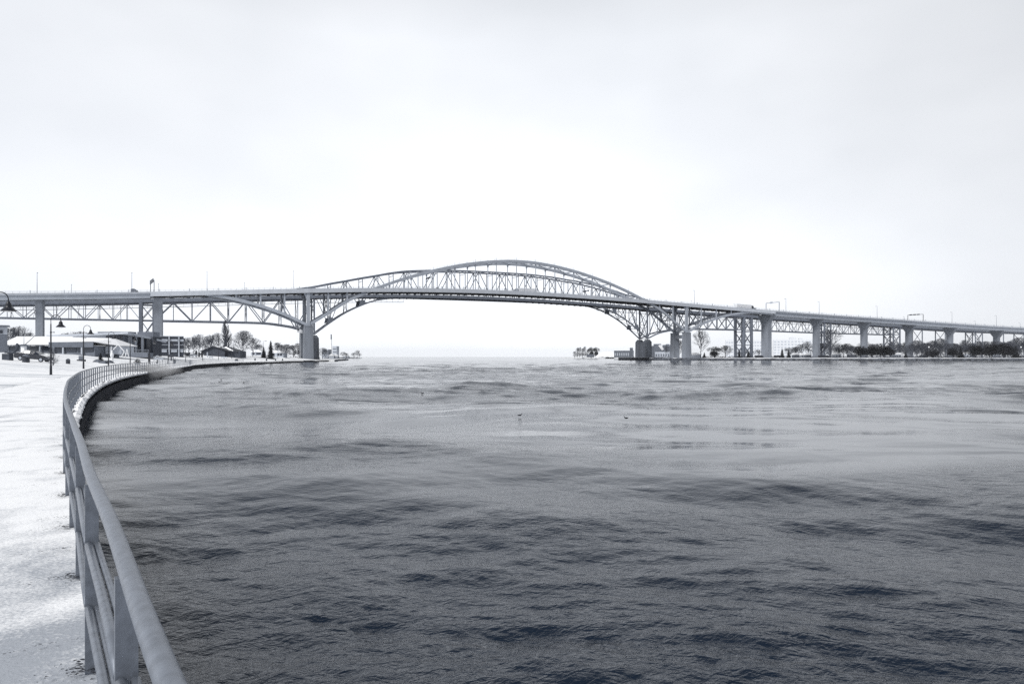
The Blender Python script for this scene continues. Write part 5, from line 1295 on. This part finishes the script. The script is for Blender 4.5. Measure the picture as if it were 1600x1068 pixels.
# bushes along the far snow strip
def hedge_mass(px0, px1, Y, h, n, seed, zb0=1.8):
    r = random.Random(seed); q = MB(); f = Y/FPX
    for _ in range(n):
        p = at(r.uniform(px0, px1), Y+r.uniform(-6, 6), zb0+abs(r.gauss(0, h*.45))); u = Vector((r.gauss(0, 1), r.gauss(0, 1), abs(r.gauss(0, 1)))).normalized()*r.uniform(.3, .8); v = u.orthogonal().normalized()*.12
        q.add([p-u, p+v, p+u, p-v], [(0, 1, 2, 3)])
    return q
q = MB()
for a, b, Y, h, n in ((1080, 1200, 600, 1.6, 1500), (1200, 1300, 610, 1.8, 1400), (1300, 1430, 600, 2.2, 3400), (1430, 1610, 575, 2.6, 5200), (1000, 1060, 640, 1.6, 600), (935, 1000, 960, 1.8, 700)):
    m_ = hedge_mass(a, b, Y, h, n, int(a)); q.add(m_.v, m_.f)
o = q.build('undergrowth', M['twig']); o['kind'] = 'stuff'
q = MB(); m_ = hedge_mass(440, 500, 430, 1.8, 900, 77, 1.0); q.add(m_.v, m_.f); m_ = hedge_mass(503, 560, 800, 2.2, 700, 78, 1.0); q.add(m_.v, m_.f)
m_ = hedge_mass(285, 345, 340, 1.9, 900, 79, 1.1); q.add([(x, y, z+1.6) for x, y, z in m_.v], m_.f); o = q.build('undergrowth', M['twig']); o['kind'] = 'stuff'
# low dark garden walls / parked vehicles strip on the far shore
for i, (px, w, lb) in enumerate(((1186, 6.5, 'dark parked van on the far shore left of the first approach pier'), (1215, 5, 'dark parked car on the far shore below the spruces'), (1288, 9, 'long dark parked trailer on the far shore under the second approach pier'))):
    g = thing('parked_vehicle', lb, 'vehicle', at(px, 545, 1.92)); q = MB(); q.extrude([(-w/2, .4), (-w/2, 1.9), (w*.28, 1.9), (w/2, 1.2), (w/2, .4)], lambda p: (p[0], -1, p[1]), lambda p: (p[0], 1, p[1])); q.build('body', M['black'], g)
    for x in (-w*.32, w*.32):
        for y in (-.95, .95): q = MB(); q.prism((x, y-.12, .4), (x, y+.12, .4), .4, .4, 10, True); q.build('wheel', M['dark'], g)
for px, Y, zl, lb in ((1451.5, 540, 7.6, 'globe lamp on a dark post below the fourth approach pier'), (1595.3, 528, 7.4, 'globe lamp on a dark post at the right edge of the far shore'), (1267, 545, 6.2, 'globe lamp on a thin post left of the second approach pier')):
    g = thing('globe_lamp', lb, 'street lamp', at(px, Y, 1.85), group='globe lamps on the far shore'); q = MB(); q.prism((0, 0, 0), (0, 0, zl), .22, .16, 8, True); q.build('post', M['dark'], g)
    q = MB(); q.lathe((0, 0, zl), [(.15, 0), (.5, .3), (.55, .6), (.35, .95), (.1, 1.1)], 12); q.build('globe', M['white'], g, smooth=True)
# ducks
def duck(px, py, lb, flip=1, s=1.0):
    Y = EYE*FPX/(py-HZN); g = thing('duck', lb, 'duck', at(px, Y, .05), 0 if flip > 0 else math.pi, 'dark ducks on the river'); g.scale = (s*.34, s*.34, s*.34)
    q = MB(); q.tube([(-.30, 0, .12), (-.2, 0, .07), (0, 0, .05), (.12, 0, .06), (.2, 0, .10), (.23, 0, .18), (.25, 0, .25), (.30, 0, .27), (.37, 0, .25)], [.02, .07, .11, .10, .07, .042, .05, .05, .018], 10); q.build('body', M['black'], g, smooth=True)
    q = MB(); q.add([(.34, -.02, .25), (.34, .02, .25), (.43, 0, .235), (.34, 0, .27)], [(0, 1, 2), (0, 2, 3), (1, 3, 2), (0, 3, 1)]); q.build('bill', M['mid'], g)
duck(812, 650.5, 'dark duck floating near the middle of the river, left of the other mid-river duck'); duck(978.5, 655, 'dark duck floating below the right river pier', -1)
duck(660, 615.5, 'dark duck floating below the left part of the arch', -1, 1.2); duck(345.5, 593.5, 'farther dark duck of the pair near the quay', 1, 1.3); duck(343, 597.5, 'nearer dark duck of the pair near the quay', -1, 1.1); duck(380.5, 598, 'lone dark duck right of the pair near the quay', 1, 1.1)

# ------------------------------------------------------------------ winter haze over the river
q = MB(); q.box((0, 0, 36.5), (15600, 15600, 78)); o = q.build('haze', M['snow']); o['kind'] = 'stuff'; o.data.materials.clear()
hm = bpy.data.materials.new('winter_haze'); hm.use_nodes = True; t = hm.node_tree; t.nodes.clear()
ho = t.nodes.new('ShaderNodeOutputMaterial'); hv = t.nodes.new('ShaderNodeVolumePrincipled'); hv.inputs['Color'].default_value = (.93, .95, .97, 1)
hv.inputs['Density'].default_value = .00005; t.links.new(hv.outputs[0], ho.inputs['Volume']); o.data.materials.append(hm)

# drifting spray thrown up where the current strikes the quay
def spray(px, Y, size, rz, dens, name_seed):
    q = MB(); n, m = 14, 8; vs = []
    for i in range(m+1):
        th_ = math.pi*i/m
        for k in range(n): vs.append((math.sin(th_)*math.cos(6.2832*k/n), math.sin(th_)*math.sin(6.2832*k/n), math.cos(th_)))
    q.add(vs, [(i*n+k, (i+1)*n+k, (i+1)*n+(k+1) % n, i*n+(k+1) % n) for i in range(m) for k in range(n)])
    o = q.build('spray', M['snow']); o.data.materials.clear(); o.location = at(px, Y, size[2]*.75+.1); o.scale = size; o.rotation_euler = (0, 0, rz); o['kind'] = 'stuff'
    sm = bpy.data.materials.new('spray'); sm.use_nodes = True; t = sm.node_tree; t.nodes.clear(); K = t.links.new
    ou = t.nodes.new('ShaderNodeOutputMaterial'); v = t.nodes.new('ShaderNodeVolumePrincipled'); v.inputs['Color'].default_value = (.95, .96, .98, 1)
    tcn = t.nodes.new('ShaderNodeTexCoord'); gr = t.nodes.new('ShaderNodeTexGradient'); gr.gradient_type = 'SPHERICAL'; K(tcn.outputs['Object'], gr.inputs[0])
    no = t.nodes.new('ShaderNodeTexNoise'); no.inputs['Scale'].default_value = 2.2; no.inputs['Detail'].default_value = 3; K(tcn.outputs['Object'], no.inputs['Vector'])
    mr = t.nodes.new('ShaderNodeMapRange'); mr.inputs[1].default_value = .35; mr.inputs[2].default_value = .7; mr.inputs[3].default_value = .15; K(no.outputs[0], mr.inputs[0])
    a1 = t.nodes.new('ShaderNodeMath'); a1.operation = 'MULTIPLY'; K(gr.outputs['Fac'], a1.inputs[0]); K(mr.outputs[0], a1.inputs[1])
    a2 = t.nodes.new('ShaderNodeMath'); a2.operation = 'MULTIPLY'; a2.inputs[1].default_value = dens; K(a1.outputs[0], a2.inputs[0]); K(a2.outputs[0], v.inputs['Density']); K(v.outputs[0], ou.inputs['Volume'])
    o.data.materials.append(sm)
spray(214, 84, (4.2, 3.0, 1.3), .5, 1.7, 1); spray(234, 98, (4.5, 3.2, 1.1), .45, 1.2, 2)
